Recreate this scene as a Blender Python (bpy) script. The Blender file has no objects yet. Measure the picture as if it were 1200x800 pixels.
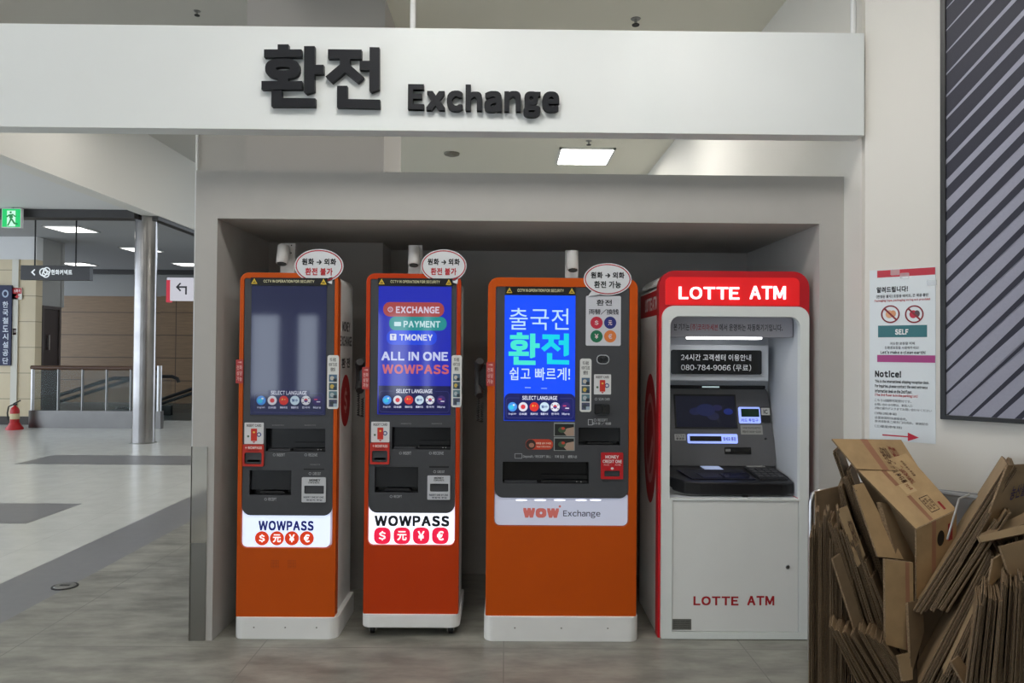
import bpy, bmesh, math, random
from mathutils import Vector, Matrix
from mathutils.geometry import tessellate_polygon
random.seed(11)
SC = bpy.context.scene
COL = SC.collection
R = math.radians
# ------------------------------------------------------------------ camera
F_PX, CAM_H = 846.0, 1.5
PITCH, YAW, ROLL = R(0.76), R(0.474), R(0.442)
B = Matrix(((1,0,0),(0,0,-1),(0,1,0)))
cy, sy = math.cos(YAW), math.sin(YAW)
cp, sp = math.cos(PITCH), math.sin(PITCH)
cr, sr = math.cos(ROLL), math.sin(ROLL)
W2C = Matrix(((cr,-sr,0),(sr,cr,0),(0,0,1))) @ Matrix(((1,0,0),(0,cp,sp),(0,-sp,cp))) @ B @ Matrix(((cy,-sy,0),(sy,cy,0),(0,0,1)))
C2W = W2C.transposed()
CAM = Vector((0,0,CAM_H))
cd = bpy.data.cameras.new('camera'); co = bpy.data.objects.new('camera', cd); COL.objects.link(co)
co.matrix_world = Matrix.Translation(CAM) @ (C2W @ Matrix(((1,0,0),(0,-1,0),(0,0,-1)))).to_4x4()
cd.sensor_width = 36; cd.lens = F_PX/1200*36; cd.clip_start = .05; cd.clip_end = 200
SC.camera = co
# ------------------------------------------------------------------ world, exposure
w = bpy.data.worlds.new('world'); SC.world = w; w.use_nodes = True
bg = w.node_tree.nodes['Background']; bg.inputs[0].default_value = (.78,.88,1,1); bg.inputs[1].default_value = 3.2
SC.view_settings.view_transform = 'Standard'; SC.view_settings.look = 'None'
SC.view_settings.exposure = 0.0; SC.view_settings.gamma = 1.0; SC.view_settings.use_curve_mapping = False
SC.cycles.use_denoising = True
SC.cycles.max_bounces = 8; SC.cycles.diffuse_bounces = 5; SC.cycles.glossy_bounces = 4
SC.cycles.sample_clamp_indirect = 6
PANEL_FRONT, PANEL_NEAR, PANEL_REAR, PANEL_ATRIUM, PANEL_HALL, PANEL_FAR = 22.0, 3.5, 26.0, 17.0, 12.0, 3.2      # brightness of the ceiling light panels

def ray(px, py):
    return (C2W @ Vector(((px-600)/F_PX, (py-400)/F_PX, 1))).normalized()
def P(px, py, Y):                       # point of the plane y=Y seen at a photo pixel
    d = ray(px, py); return CAM + d*(Y/d.y)
def PZ(px, py, z):
    d = ray(px, py); return CAM + d*((z-CAM_H)/d.z)
# ------------------------------------------------------------------ materials
def lin(c):
    return tuple(((v/255)/12.92 if v/255 <= .04045 else ((v/255+.055)/1.055)**2.4) for v in c)
_m = {}
def mat(name, rgb, rough=.5, metal=0, emit=0, ergb=None, noise=0, nscale=8, bump=0, bscale=60, coat=0, stretch=None, spec=.5, alpha=1, trans=0):
    if name in _m: return _m[name]
    m = bpy.data.materials.new(name); m.use_nodes = True; nt = m.node_tree; b = nt.nodes['Principled BSDF']
    c = lin(rgb) + (1,)
    b.inputs['Base Color'].default_value = c; b.inputs['Roughness'].default_value = rough; b.inputs['Metallic'].default_value = metal
    b.inputs['Specular IOR Level'].default_value = spec
    if coat: b.inputs['Coat Weight'].default_value = coat; b.inputs['Coat Roughness'].default_value = .04
    if emit:
        b.inputs['Emission Color'].default_value = (lin(ergb) if ergb else c[:3]) + (1,); b.inputs['Emission Strength'].default_value = emit
    if alpha < 1: b.inputs['Alpha'].default_value = alpha
    if trans: b.inputs['Transmission Weight'].default_value = trans; b.inputs['IOR'].default_value = 1.45
    if noise or bump:
        tc = nt.nodes.new('ShaderNodeTexCoord'); mp = nt.nodes.new('ShaderNodeMapping')
        nt.links.new(tc.outputs['Object'], mp.inputs[0])
        if stretch: mp.inputs['Scale'].default_value = stretch
        if noise:
            n = nt.nodes.new('ShaderNodeTexNoise'); n.inputs['Scale'].default_value = nscale; n.inputs['Detail'].default_value = 6
            nt.links.new(mp.outputs[0], n.inputs['Vector'])
            r = nt.nodes.new('ShaderNodeValToRGB')
            r.color_ramp.elements[0].position = .3; r.color_ramp.elements[1].position = .7
            r.color_ramp.elements[0].color = tuple(v*(1-noise) for v in c[:3])+(1,)
            r.color_ramp.elements[1].color = tuple(min(1, v*(1+noise)) for v in c[:3])+(1,)
            nt.links.new(n.outputs['Fac'], r.inputs[0]); nt.links.new(r.outputs[0], b.inputs['Base Color'])
        if bump:
            n2 = nt.nodes.new('ShaderNodeTexNoise'); n2.inputs['Scale'].default_value = bscale
            nt.links.new(mp.outputs[0], n2.inputs['Vector'])
            bp = nt.nodes.new('ShaderNodeBump'); bp.inputs['Strength'].default_value = bump; bp.inputs['Distance'].default_value = .002
            nt.links.new(n2.outputs['Fac'], bp.inputs['Height']); nt.links.new(bp.outputs[0], b.inputs['Normal'])
    _m[name] = m; return m
def tile_mat(name, rgb, joint, size, rough, noise=.1, nscale=3, stretch=None, jw=.004, sy=None, off=0.0, axis='XY'):
    if name in _m: return _m[name]
    m = bpy.data.materials.new(name); m.use_nodes = True; nt = m.node_tree; b = nt.nodes['Principled BSDF']
    b.inputs['Roughness'].default_value = rough
    tc = nt.nodes.new('ShaderNodeTexCoord'); mp = nt.nodes.new('ShaderNodeMapping'); nt.links.new(tc.outputs['Object'], mp.inputs[0])
    if axis == 'XZ': mp.inputs['Rotation'].default_value = (R(-90),0,0)
    br = nt.nodes.new('ShaderNodeTexBrick'); br.offset = off; br.squash = 1
    br.inputs['Scale'].default_value = 1; br.inputs['Brick Width'].default_value = size; br.inputs['Row Height'].default_value = sy or size
    br.inputs['Mortar Size'].default_value = jw; br.inputs['Mortar Smooth'].default_value = .1
    nt.links.new(mp.outputs[0], br.inputs['Vector'])
    mp2 = nt.nodes.new('ShaderNodeMapping'); nt.links.new(tc.outputs['Object'], mp2.inputs[0])
    if stretch: mp2.inputs['Scale'].default_value = stretch
    n = nt.nodes.new('ShaderNodeTexNoise'); n.inputs['Scale'].default_value = nscale; n.inputs['Detail'].default_value = 8; n.inputs['Roughness'].default_value = .6
    nt.links.new(mp2.outputs[0], n.inputs['Vector'])
    r = nt.nodes.new('ShaderNodeValToRGB'); c = lin(rgb)
    r.color_ramp.elements[0].position = .32; r.color_ramp.elements[1].position = .68
    r.color_ramp.elements[0].color = tuple(v*(1-noise) for v in c)+(1,); r.color_ramp.elements[1].color = tuple(min(1,v*(1+noise)) for v in c)+(1,)
    nt.links.new(n.outputs['Fac'], r.inputs[0])
    nt.links.new(r.outputs[0], br.inputs['Color1']); nt.links.new(r.outputs[0], br.inputs['Color2'])
    br.inputs['Mortar'].default_value = lin(joint)+(1,)
    nt.links.new(br.outputs['Color'], b.inputs['Base Color'])
    _m[name] = m; return m
def cmat(rgb, rough=.55, emit=0, coat=0):           # flat printed colour
    return mat('print_%d_%d_%d_%g_%g' % (*rgb, emit, rough), rgb, rough, emit=emit, coat=coat)
def emat(rgb, s=1.0):                               # colour of a lit display
    key = 'display_%d_%d_%d_%g' % (*rgb, s)
    if key in _m: return _m[key]
    m = mat(key, (6,6,8), .06, emit=s, ergb=rgb, spec=.75)
    return m
M = dict(
 wall=mat('white_wall_paint', (222,219,212), .6, bump=.06, bscale=90),
 grey=mat('grey_booth_paint', (181,178,174), .6, noise=.02, bump=.05),
 ceil=mat('ceiling_paint', (232,230,218), .8), ceil2=mat('hall_ceiling_paint', (222,221,220), .8),
 beam=mat('white_sign_panel', (233,236,236), .45, noise=.012, nscale=3),
 black=mat('black_letter_acrylic', (22,24,31), .5, spec=.3), rod=mat('white_metal_rod', (225,225,225), .4),
 orange=mat('orange_enamel', (198,80,0), .4, noise=.03, nscale=5, spec=.3), orange2=mat('red_orange_enamel', (192,58,0), .4, noise=.03, nscale=5, spec=.3),
 bezel=mat('charcoal_panel', (66,67,71), .42, noise=.03, nscale=40),
 white=mat('white_enamel', (236,236,234), .4, noise=.03, nscale=6), dark=mat('black_cavity', (14,14,16), .35),
 tray=mat('black_gloss_plastic', (20,20,23), .18), red=mat('red_enamel', (196,14,30), .35),
 steel=mat('brushed_steel', (190,190,190), .3, metal=1, noise=.05, nscale=3, stretch=(1,1,14)),
 mirror=mat('polished_steel', (205,202,198), .08, metal=1, noise=.06, nscale=4),
 satin=mat('satin_steel', (150,150,148), .35, metal=1, noise=.06, nscale=6),
 glass=mat('clear_glass', (70,86,84), .03, alpha=.16, spec=.5), rubber=mat('black_rubber', (24,24,26), .6),
 metalgrey=mat('grey_painted_metal', (150,152,156), .45),
)
# ------------------------------------------------------------------ mesh builder
class MB:
    def __init__(s): s.v = []; s.f = []; s.mi = []; s.mats = []
    def m(s, material):
        if material not in s.mats: s.mats.append(material)
        return s.mats.index(material)
    def face(s, pts, material):
        i = len(s.v); s.v += [tuple(p) for p in pts]; s.f.append(tuple(range(i, i+len(pts)))); s.mi.append(s.m(material))
    def add(s, verts, faces, material):
        i = len(s.v); s.v += [tuple(p) for p in verts]; k = s.m(material)
        for f in faces: s.f.append(tuple(i+j for j in f)); s.mi.append(k)
    def box(s, x0, x1, y0, y1, z0, z1, material):
        if x0 > x1: x0, x1 = x1, x0
        if z0 > z1: z0, z1 = z1, z0
        if y0 > y1: y0, y1 = y1, y0
        v = [(x0,y0,z0),(x1,y0,z0),(x1,y1,z0),(x0,y1,z0),(x0,y0,z1),(x1,y0,z1),(x1,y1,z1),(x0,y1,z1)]
        s.add(v, [(0,3,2,1),(4,5,6,7),(0,1,5,4),(1,2,6,5),(2,3,7,6),(3,0,4,7)], material)
    def prism(s, poly, y0, y1, material, side=None):          # poly in (x,z), extruded along y
        s.plate(poly, [], y0, y1, material, side)
    def plate(s, outer, holes, y0, y1, material, side=None):
        loops = [outer] + holes
        flat = [p for l in loops for p in l]
        tris = tessellate_polygon([[Vector((p[0], p[1], 0)) for p in l] for l in loops])
        n = len(flat)
        v = [(p[0], y0, p[1]) for p in flat] + [(p[0], y1, p[1]) for p in flat]
        faces = []
        for t in tris:
            a, b, c = (flat[i] for i in t)
            ar = (b[0]-a[0])*(c[1]-a[1]) - (b[1]-a[1])*(c[0]-a[0])
            t = tuple(t) if ar > 0 else (t[0], t[2], t[1])
            faces.append(t); faces.append((t[2]+n, t[1]+n, t[0]+n))
        s.add(v, faces, material)
        k = 0; sf = []
        for li, l in enumerate(loops):
            ar = sum(l[i][0]*l[(i+1)%len(l)][1] - l[(i+1)%len(l)][0]*l[i][1] for i in range(len(l)))
            for i in range(len(l)):
                a, b = k+i, k+(i+1)%len(l)
                q = (a, a+n, b+n, b) if (ar > 0) == (li == 0) else (b, b+n, a+n, a)
                sf.append(q)
            k += len(l)
        s.add(v, sf, side or material)
    def open_box(s, x0, x1, y0, y1, z0, z1, material, back=None):    # tray open towards the front (y0)
        v = [(x0,y0,z0),(x1,y0,z0),(x1,y0,z1),(x0,y0,z1),(x0,y1,z0),(x1,y1,z0),(x1,y1,z1),(x0,y1,z1)]
        s.add(v, [(0,1,5,4),(1,2,6,5),(2,3,7,6),(3,0,4,7)], material)
        s.add(v, [(4,5,6,7)], back or material)
    def tube(s, path, r, material, n=10, cap=True):
        path = [Vector(p) for p in path]; rings = []
        up = None
        for i, p in enumerate(path):
            d = (path[min(i+1, len(path)-1)] - path[max(i-1, 0)]).normalized()
            if up is None or abs(up.dot(d)) > .95: up = Vector((0,0,1)) if abs(d.z) < .9 else Vector((1,0,0))
            a = d.cross(up).normalized(); b = a.cross(d).normalized(); up = b
            rr = r[i] if isinstance(r, (list, tuple)) else r
            rings.append([p + a*math.cos(2*math.pi*k/n)*rr + b*math.sin(2*math.pi*k/n)*rr for k in range(n)])
        v = [q for g in rings for q in g]; f = []
        for i in range(len(rings)-1):
            for k in range(n): f.append((i*n+k, i*n+(k+1)%n, (i+1)*n+(k+1)%n, (i+1)*n+k))
        if cap: f.append(tuple(range(n))[::-1]); f.append(tuple(range((len(rings)-1)*n, len(rings)*n)))
        s.add(v, f, material)
    def lathe(s, prof, c, material, n=24, axis='Z'):
        v = []; f = []
        for (r, h) in prof:
            for k in range(n):
                a = 2*math.pi*k/n
                q = (r*math.cos(a), r*math.sin(a), h) if axis == 'Z' else ((r*math.cos(a), h, r*math.sin(a)) if axis == 'Y' else (h, r*math.cos(a), r*math.sin(a)))
                v.append((c[0]+q[0], c[1]+q[1], c[2]+q[2]))
        for i in range(len(prof)-1):
            for k in range(n): f.append((i*n+k, i*n+(k+1)%n, (i+1)*n+(k+1)%n, (i+1)*n+k))
        f.append(tuple(range(n))[::-1]); f.append(tuple(range((len(prof)-1)*n, len(prof)*n)))
        s.add(v, f, material)
    def flat(s, poly, y, material):                            # flat print facing -y
        ar = sum(poly[i][0]*poly[(i+1)%len(poly)][1] - poly[(i+1)%len(poly)][0]*poly[i][1] for i in range(len(poly)))
        if ar < 0: poly = poly[::-1]
        if len(poly) <= 4: s.face([(p[0], y, p[1]) for p in poly], material)
        else:
            for t in tessellate_polygon([[Vector((p[0], p[1], 0)) for p in poly]]):
                a, b, c = (poly[i] for i in t)
                arr = (b[0]-a[0])*(c[1]-a[1]) - (b[1]-a[1])*(c[0]-a[0])
                tt = t if arr > 0 else (t[0], t[2], t[1])
                s.face([(poly[i][0], y, poly[i][1]) for i in tt], material)
    def ring(s, outer, inner, y, material):
        n = len(outer); v = [(p[0], y, p[1]) for p in outer] + [(p[0], y, p[1]) for p in inner]
        s.add(v, [(i, (i+1)%n, n+(i+1)%n, n+i) for i in range(n)], material)
    def text(s, body, box, y, material, bold=0.0, depth=0.0, fit=True, align='c', rot=0):
        vs, fs, bb = glyphs(body, bold, depth)
        x0, z0, x1, z1 = box
        if z0 > z1: z0, z1 = z1, z0
        if rot:                                                # vertical reading, turned a quarter
            pass
        w0, h0 = bb[2]-bb[0], bb[3]-bb[1]
        sz = (z1-z0)/h0; sx = (x1-x0)/w0
        if not fit: sx = min(sx, sz); 
        ox = x0 if (fit or align == 'l') else (x0+x1)/2 - w0*sx/2
        s.add([(ox+(a-bb[0])*sx, y - c, z0+(b-bb[1])*sz) for a, b, c in vs], fs, material)
    def build(s, name, parent=None, bevel=0, smooth=False, label=None, mw=None):
        me = bpy.data.meshes.new(name); me.from_pydata(s.v, [], s.f)
        for m_ in s.mats: me.materials.append(m_)
        me.polygons.foreach_set('material_index', s.mi)
        if smooth: me.polygons.foreach_set('use_smooth', [True]*len(s.f))
        me.update()
        o = bpy.data.objects.new(name, me); COL.objects.link(o)
        if parent is not None: o.parent = parent
        if mw is not None: o.matrix_local = mw
        if bevel or smooth:
            bm = bmesh.new(); bm.from_mesh(me); bmesh.ops.remove_doubles(bm, verts=bm.verts, dist=1e-5); bm.to_mesh(me); bm.free()
        if bevel:
            b = o.modifiers.new('bevel', 'BEVEL'); b.width = bevel; b.segments = 2; b.limit_method = 'ANGLE'; b.angle_limit = R(40); b.harden_normals = False
        if smooth:
            me.set_sharp_from_angle(angle=R(40))
        if label: o['label'] = label
        return o
_g = {}; _gc = {}
def glyph(ch):
    if ch in _gc: return _gc[ch]
    c = bpy.data.curves.new('text', 'FONT'); c.body = ch; c.resolution_u = 4
    o = bpy.data.objects.new('text', c); COL.objects.link(o); bpy.context.view_layer.update()
    me = bpy.data.meshes.new_from_object(o.evaluated_get(bpy.context.evaluated_depsgraph_get()))
    v = [(p.co.x, p.co.y) for p in me.vertices]; f = []
    for p in me.polygons:
        idx = list(p.vertices)
        if p.normal.z < 0: idx.reverse()
        f.append(tuple(idx))
    bpy.data.objects.remove(o); bpy.data.curves.remove(c); bpy.data.meshes.remove(me)
    xs = [p[0] for p in v] or [0]; _gc[ch] = (v, f, min(xs), max(xs)); return _gc[ch]
for ch_ in '·€→●、。いおくこさすせだちでのはまらわクスデ三东両中二付体使停側元入内出受口台合咨問国场場处宅幣快据接換收文方日是替本東案楼法用简系紙繁联語讯询请谢車车这递配里钱门问际階際駐體가간객게격경고공과구국금급기끈내넣넥농는능니다단담도동된드등량려료르를리립매명무물법본불븐빠사산상서선설세센소수쉽시신실씩아안알어업에영외요용우운원을의이일입자장전정제주중증지철촬출취친카커코터테통투트특폐포표품프피하한해화환！＄＆＇（）＋，－．／０１２３４６７８９：ＡＢＣＤＥＦＧＨＩＫＬＭＮＯＰＲＳＴＵＶＷＸＹａｂｃｄｅｆｇｈｉｋｌｍｎｏｐｑｒｓｔｕｖｗｘｚ～￥': glyph(ch_)
_h = glyph('\uff28'); _hy = [p[1] for p in _h[0]]
_gc['\uff29'] = ([(.1,min(_hy)),(.19,min(_hy)),(.19,max(_hy)),(.1,max(_hy))], [(0,1,2,3)], .1, .19)
_gc['\uff0d'] = ([(.1,.24),(.34,.24),(.34,.31),(.1,.31)], [(0,1,2,3)], .1, .34)
def glyphs(body, bold, depth):
    key = (body, bold, depth)
    if key in _g: return _g[key]
    V = []; Fc = []; ly = 0.0; wmax = 0; lines = []
    for line in body.split('\n'):
        x = 0.0; L = []
        for ch in line:
            if ch == ' ': x += .27; continue
            fw = 33 <= ord(ch) <= 126 or ch == '¥'
            g = glyph('\uffe5' if ch == '¥' else (chr(ord(ch)+0xFEE0) if fw else ch))
            if fw: L.append((g, x-g[2]+.045+bold, ly)); x += g[3]-g[2]+.09+2*bold
            else: L.append((g, x, ly)); x += .94+bold
        lines.append((L, x)); ly -= 1.2; wmax = max(wmax, x)
    strikes = [(0,0)] + ([(a*bold, b*bold) for a in (-1,0,1) for b in (-1,0,1) if a or b] if bold else [])
    for L, w_ in lines:
        off = (wmax-w_)/2
        for g, gx, gy in L:
            for k, (dx, dy) in enumerate(strikes):
                n0 = len(V); e = k*2e-5; gv, gf = g[0], g[1]
                V += [(a+gx+dx+off, b+gy+dy, depth+e) for a, b in gv]; Fc += [tuple(n0+i for i in q) for q in gf]
                if depth:
                    n = len(gv); cnt = {}
                    V += [(a+gx+dx+off, b+gy+dy, 0.0) for a, b in gv]
                    for q in gf:
                        for i in range(len(q)): cnt[(q[i], q[(i+1)%len(q)])] = 1
                    Fc += [(n0+b, n0+a, n0+a+n, n0+b+n) for (a, b) in cnt if (b, a) not in cnt]
    xs = [p[0] for p in V] or [0]; ys = [p[1] for p in V] or [0]
    _g[key] = (V, Fc, (min(xs), min(ys), max(max(xs), min(xs)+1e-4), max(max(ys), min(ys)+1e-4))); return _g[key]
def rr(x0, z0, x1, z1, r, n=5):                 # rounded rectangle; r = one radius or (bl, br, tr, tl)
    if x0 > x1: x0, x1 = x1, x0
    if z0 > z1: z0, z1 = z1, z0
    if not isinstance(r, (list, tuple)): r = (r,)*4
    out = []
    for (cx, cz, a0, q) in ((x0,z0,180,r[0]),(x1,z0,270,r[1]),(x1,z1,0,r[2]),(x0,z1,90,r[3])):
        if q <= 0: out.append((cx, cz)); continue
        ox = cx+q if cx == x0 else cx-q; oz = cz+q if cz == z0 else cz-q
        for k in range(n+1):
            a = R(a0+90*k/n); out.append((ox+q*math.cos(a), oz+q*math.sin(a)))
    return out
def ell(cx, cz, rx, rz, n=28): return [(cx+rx*math.cos(2*math.pi*k/n), cz+rz*math.sin(2*math.pi*k/n)) for k in range(n)]
def sq(cx, cz, r, n=32, e=.68):
    out = []
    for k in range(n):
        a = 2*math.pi*k/n; c_, s_ = math.cos(a), math.sin(a)
        out.append((cx+r*math.copysign(abs(c_)**e, c_), cz+r*math.copysign(abs(s_)**e, s_)))
    return out
def clip(poly, x0, z0, x1, z1):
    for ax, lim, sg in ((0,x0,1),(0,x1,-1),(1,z0,1),(1,z1,-1)):
        out = []
        for i in range(len(poly)):
            a, b = poly[i-1], poly[i]; ia, ib = sg*(a[ax]-lim) >= 0, sg*(b[ax]-lim) >= 0
            if ia != ib:
                t = (lim-a[ax])/(b[ax]-a[ax]); out.append((a[0]+t*(b[0]-a[0]), a[1]+t*(b[1]-a[1])))
            if ib: out.append(b)
        poly = out
        if not poly: return []
    return poly
# ------------------------------------------------------------------ things
def tag(o, label, cat, group=None):
    o['label'] = label; o['category'] = cat
    if group: o['group'] = group
    return o
def struct(mb, name, **k):
    o = mb.build(name, **k); o['kind'] = 'structure'; return o
class Fr:                                        # a local frame: x right, y into the thing, z up
    def __init__(s, loc, rotz=0, tilt=0, base=None):
        s.mw = Matrix.Translation(Vector(loc)) @ Matrix.Rotation(rotz,4,'Z') @ Matrix.Rotation(tilt,4,'X')
        s.inv = s.mw.inverted(); s.base = base
        s.local = (base.mw.inverted() @ s.mw) if base else None
    def T(s, px, py, y=0.0):
        d = s.inv.to_3x3() @ ray(px, py); o = s.inv @ CAM
        t = (y-o.y)/d.y; p = o + d*t; return (p.x, p.z)
    def box(s, x0, y0, x1, y1, y=0.0):           # pixel rectangle -> upright local rectangle (x0,z0,x1,z1)
        ym = (y0+y1)/2; xm = (x0+x1)/2
        return (s.T(x0,ym,y)[0], s.T(xm,y1,y)[1], s.T(x1,ym,y)[0], s.T(xm,y0,y)[1])
    def pts(s, l, y=0.0): return [s.T(a, b, y) for a, b in l]
def thing(name, label, cat, fr, group=None):
    o = bpy.data.objects.new(name, None); COL.objects.link(o); o.empty_display_size = .1
    o.matrix_world = fr.mw; return tag(o, label, cat, group)
# ================================================================== SETTING
YF = 3.74                                        # front plane of the booth
XW = 1.756                                       # side wall on the right
ZC, ZH, ZL = 3.73, 4.77, 3.65                    # ceilings: exchange zone, atrium strip, hall
XB = -5.5                                        # bulkhead
WA = R(-42)                                      # the slanting wall on the right
corner = Vector((XW, 3.52, 0)); wdir = Vector((math.cos(WA), math.sin(WA), 0))
wend = corner + wdir*4.6
# floor
fl = MB(); fl.box(XB-9, 8, -10, 24, -.1, 0, tile_mat('white_terrazzo_tile', (205,207,203), (190,191,188), .6, .22, .05, 5, jw=.003)); struct(fl, 'floor')
st = MB(); st.box(-2.73, 8, -9.5, 12, 0, .002, tile_mat('grey_stone_tile', (138,137,129), (114,113,107), 1.22, .34, .36, 3.2, (1,2.6,1), jw=.003, sy=1.22)); struct(st, 'floor_stone')
bd = mat('flat_grey_tile', (124,125,128), .32, noise=.04, nscale=14)
b_ = MB(); b_.box(-3.19, -2.73, -9.5, 14, 0, .002, bd); struct(b_, 'trim_1')
b_ = MB(); b_.box(-9.5, -4.07, 6.2, 7.0, 0, .002, bd); struct(b_, 'trim_2')
b_ = MB(); b_.box(-6.3, -3.19, 9.35, 10.15, 0, .002, bd); struct(b_, 'trim_3')
# ceilings
c_ = MB(); c_.box(-1.36, 8, -10, 16, ZC, ZC+.1, M['ceil']); struct(c_, 'ceiling')
c_ = MB(); c_.box(XB-.25, -1.36, -10, 24, ZH, ZH+.1, mat('atrium_ceiling_paint', (196,194,188), .8)); c_.box(-1.46, -1.36, -10, 16, ZC+.1, ZH, M['wall']); struct(c_, 'ceiling_atrium')
c_ = MB(); c_.box(XB-9, XB-.02, -10, 11.4, ZL, ZL+.1, M['ceil2']); c_.box(XB-9, XB-.02, 11.4, 24, ZL, ZL+.1, mat('hall_ceiling_darker', (160,160,160), .8)); struct(c_, 'ceiling_hall')  # one hall ceiling, given a darker tone beyond the track
c_ = MB(); c_.box(XB-.25, XB, -10, 24, ZL-.06, ZH, M['wall']); struct(c_, 'wall_bulkhead')
trk = mat('dark_track', (58,56,56), .5)
c_ = MB(); c_.box(XB-9, XB-.3, 11.25, 11.5, ZL-.13, ZL, trk); struct(c_, 'trim_4')
c_ = MB(); c_.box(XB-.16, XB-.02, 11.45, 23.5, ZL-.12, ZL-.06, trk); struct(c_, 'trim_5')
# walls on the right
c_ = MB(); c_.box(XW, XW+.12, 3.55, 16, 0, ZC, M['wall']); struct(c_, 'wall_right')
fw = Fr(corner, WA)
c_ = MB(); c_.box(0, 4.6, 0, .12, 0, ZC, mat('warm_white_wall', (222,218,211), .55, bump=.05, bscale=70)); o = struct(c_, 'wall_slanting'); o.matrix_world = fw.mw
c_ = MB(); c_.box(wend.x, wend.x+.12, -10, wend.y+.1, 0, ZC, M['wall']); struct(c_, 'wall_east')
c_ = MB(); c_.box(-1.36, XW, 15.9, 16, 0, ZC, M['wall']); struct(c_, 'wall_rear')
# glazed wall behind the viewer
c_ = MB(); op = []
for x0, x1, z1 in ((-9.3,-8.3,2.6),(-6.05,-5.3,2.35),(-4.95,-4.4,2.35),(-3.25,-2.92,2.4),(-2.78,-2.28,2.4),(-1.98,-1.75,2.4),(2.8,3.8,2.6)): op.append([(x0,.35),(x1,.35),(x1,z1),(x0,z1)])  # first and last openings are added, unseen, to let in more daylight
c_.plate([(XB-9,0),(8,0),(8,ZH),(XB-9,ZH)], op, -9.6, -9.4, mat('back_wall_paint', (214,212,206), .7)); struct(c_, 'wall_back')
for i, h in enumerate(op):
    g = MB(); x0, x1, z1 = h[0][0], h[1][0], h[2][1]
    g.plate(h, [[(x0+.04,.39),(x1-.04,.39),(x1-.04,z1-.04),(x0+.04,z1-.04)]], -9.56, -9.46, M['rubber'])
    struct(g, 'window_%d' % (i+1))
# column behind the booth, low wall beside it
pl, pr = P(293,15,4.6).x, P(453,15,4.6).x
c_ = MB(); c_.box(pl, pr, 4.55, 5.28, 0, ZH, mat('pier_paint', (176,172,168), .65)); struct(c_, 'wall_pier')
c_ = MB(); c_.box(P(232,170,5.0).x, pl, 5.0, 5.25, 0, 3.05, mat('pier_paint_b', (178,175,170), .65)); struct(c_, 'wall_low')
c_ = MB(); c_.box(P(230.6,170,5.0).x, P(233,170,5.0).x, 4.98, 5.27, 0, 3.05, M['rod']); struct(c_, 'trim_6')
# the booth: front with its opening, return walls, ceiling, back
XL, ZT = P(230,210,YF).x, P(600,203,YF).z
nx0, nx1, nz = P(253,400,YF).x, P(960,400,YF).x, P(606,259,YF).z
c_ = MB(); c_.plate([(XL,0),(nx0,0),(nx0,nz),(nx1,nz),(nx1,0),(XW,0),(XW,ZT),(XL,ZT)], [], YF, YF+.08, M['grey']); struct(c_, 'wall_booth_front')
c_ = MB(); c_.box(XL, nx0, YF+.08, 4.55, 0, ZT-.02, M['grey']); struct(c_, 'wall_booth_left')
c_ = MB(); c_.box(nx1, XW, YF+.08, 4.95, 0, ZT-.02, M['grey']); struct(c_, 'wall_booth_right')
c_ = MB(); c_.box(XL, XW, YF+.08, 4.95, nz, ZT, M['grey']); struct(c_, 'ceiling_booth')
c_ = MB(); c_.box(pr, XW, 4.87, 4.97, 0, nz, M['grey']); c_.box(XL, pl+.05, 4.5, 4.58, 0, nz, M['grey']); struct(c_, 'wall_booth_back')
# ================================================================== hanging sign beam
YB = 3.49
fb = Fr((0, YB, 0))
t = thing('sign_beam', 'long white overhead sign beam with large black raised letters above the booth', 'sign', fb)
x1 = fb.T(1013,100)[0]; zt = fb.T(600,34)[1]; zb = fb.T(600,154.5)[1]
p = MB(); p.box(-4.6, x1, 0, .1, zb, zt, M['beam']); p.build('panel', t, bevel=.002)
for px in (484, 1000):
    x = fb.T(px,15,.05)[0]
    p = MB(); p.tube([(x,.05,zt-.01),(x,.05,ZC)], .014, M['rod']); p.build('hanger_rod', t, smooth=True)
p = MB(); p.tube([(-2.6,.05,zt-.01),(-2.6,.05,ZH)], .014, M['rod']); p.build('hanger_rod', t, smooth=True)
oo = [(232+152*math.copysign(abs(math.cos(a))**.7, math.cos(a)), 264+88*math.copysign(abs(math.sin(a))**.8, math.sin(a))) for a in [2*math.pi*k/36 for k in range(36)]]
oi = [(236+62*math.copysign(abs(math.cos(a))**.7, math.cos(a)), 264+15*math.sin(a)) for a in [2*math.pi*k/24 for k in range(24)]]
HANGUL = ([oo, [(190,52),(285,52),(285,96),(400,96),(400,165),(70,165),(70,96),(190,96)], [(188,340),(282,340),(282,374),(404,374),(404,448),(48,448),(48,374),(188,374)],
        [(422,68),(516,68),(516,232),(594,232),(594,312),(514,312),(514,462),(440,488),(422,474)], [(136,458),(226,458),(226,522),(522,526),(522,600),(136,598)]],
        [[(632,94),(928,98),(926,178),(826,178),(826,232),(948,340),(896,390),(782,298),(668,392),(610,334),(736,228),(736,176),(632,176)],
        [(998,76),(1084,78),(1084,446),(1010,474),(996,460),(996,276),(910,276),(910,196),(998,196)], [(712,416),(802,416),(802,532),(1090,538),(1090,614),(712,606)]])
HB = ((48,52,594,600),(610,76,1090,614))
def hangul(mb, which, fn, y0, y1, material):
    for i, q in enumerate(HANGUL[which]):
        mb.plate([fn(*p_) for p_ in q], [[fn(*p_) for p_ in oi]] if which == 0 and i == 0 else [], y0-(.0004*i if y1-y0 > .005 else .00004*i), y1, material)
def hbox(which, box):
    h = HB[which]; return lambda a, b: (box[0]+(a-h[0])/(h[2]-h[0])*(box[2]-box[0]), box[3]-(b-h[1])/(h[3]-h[1])*(box[3]-box[1]))
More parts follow.
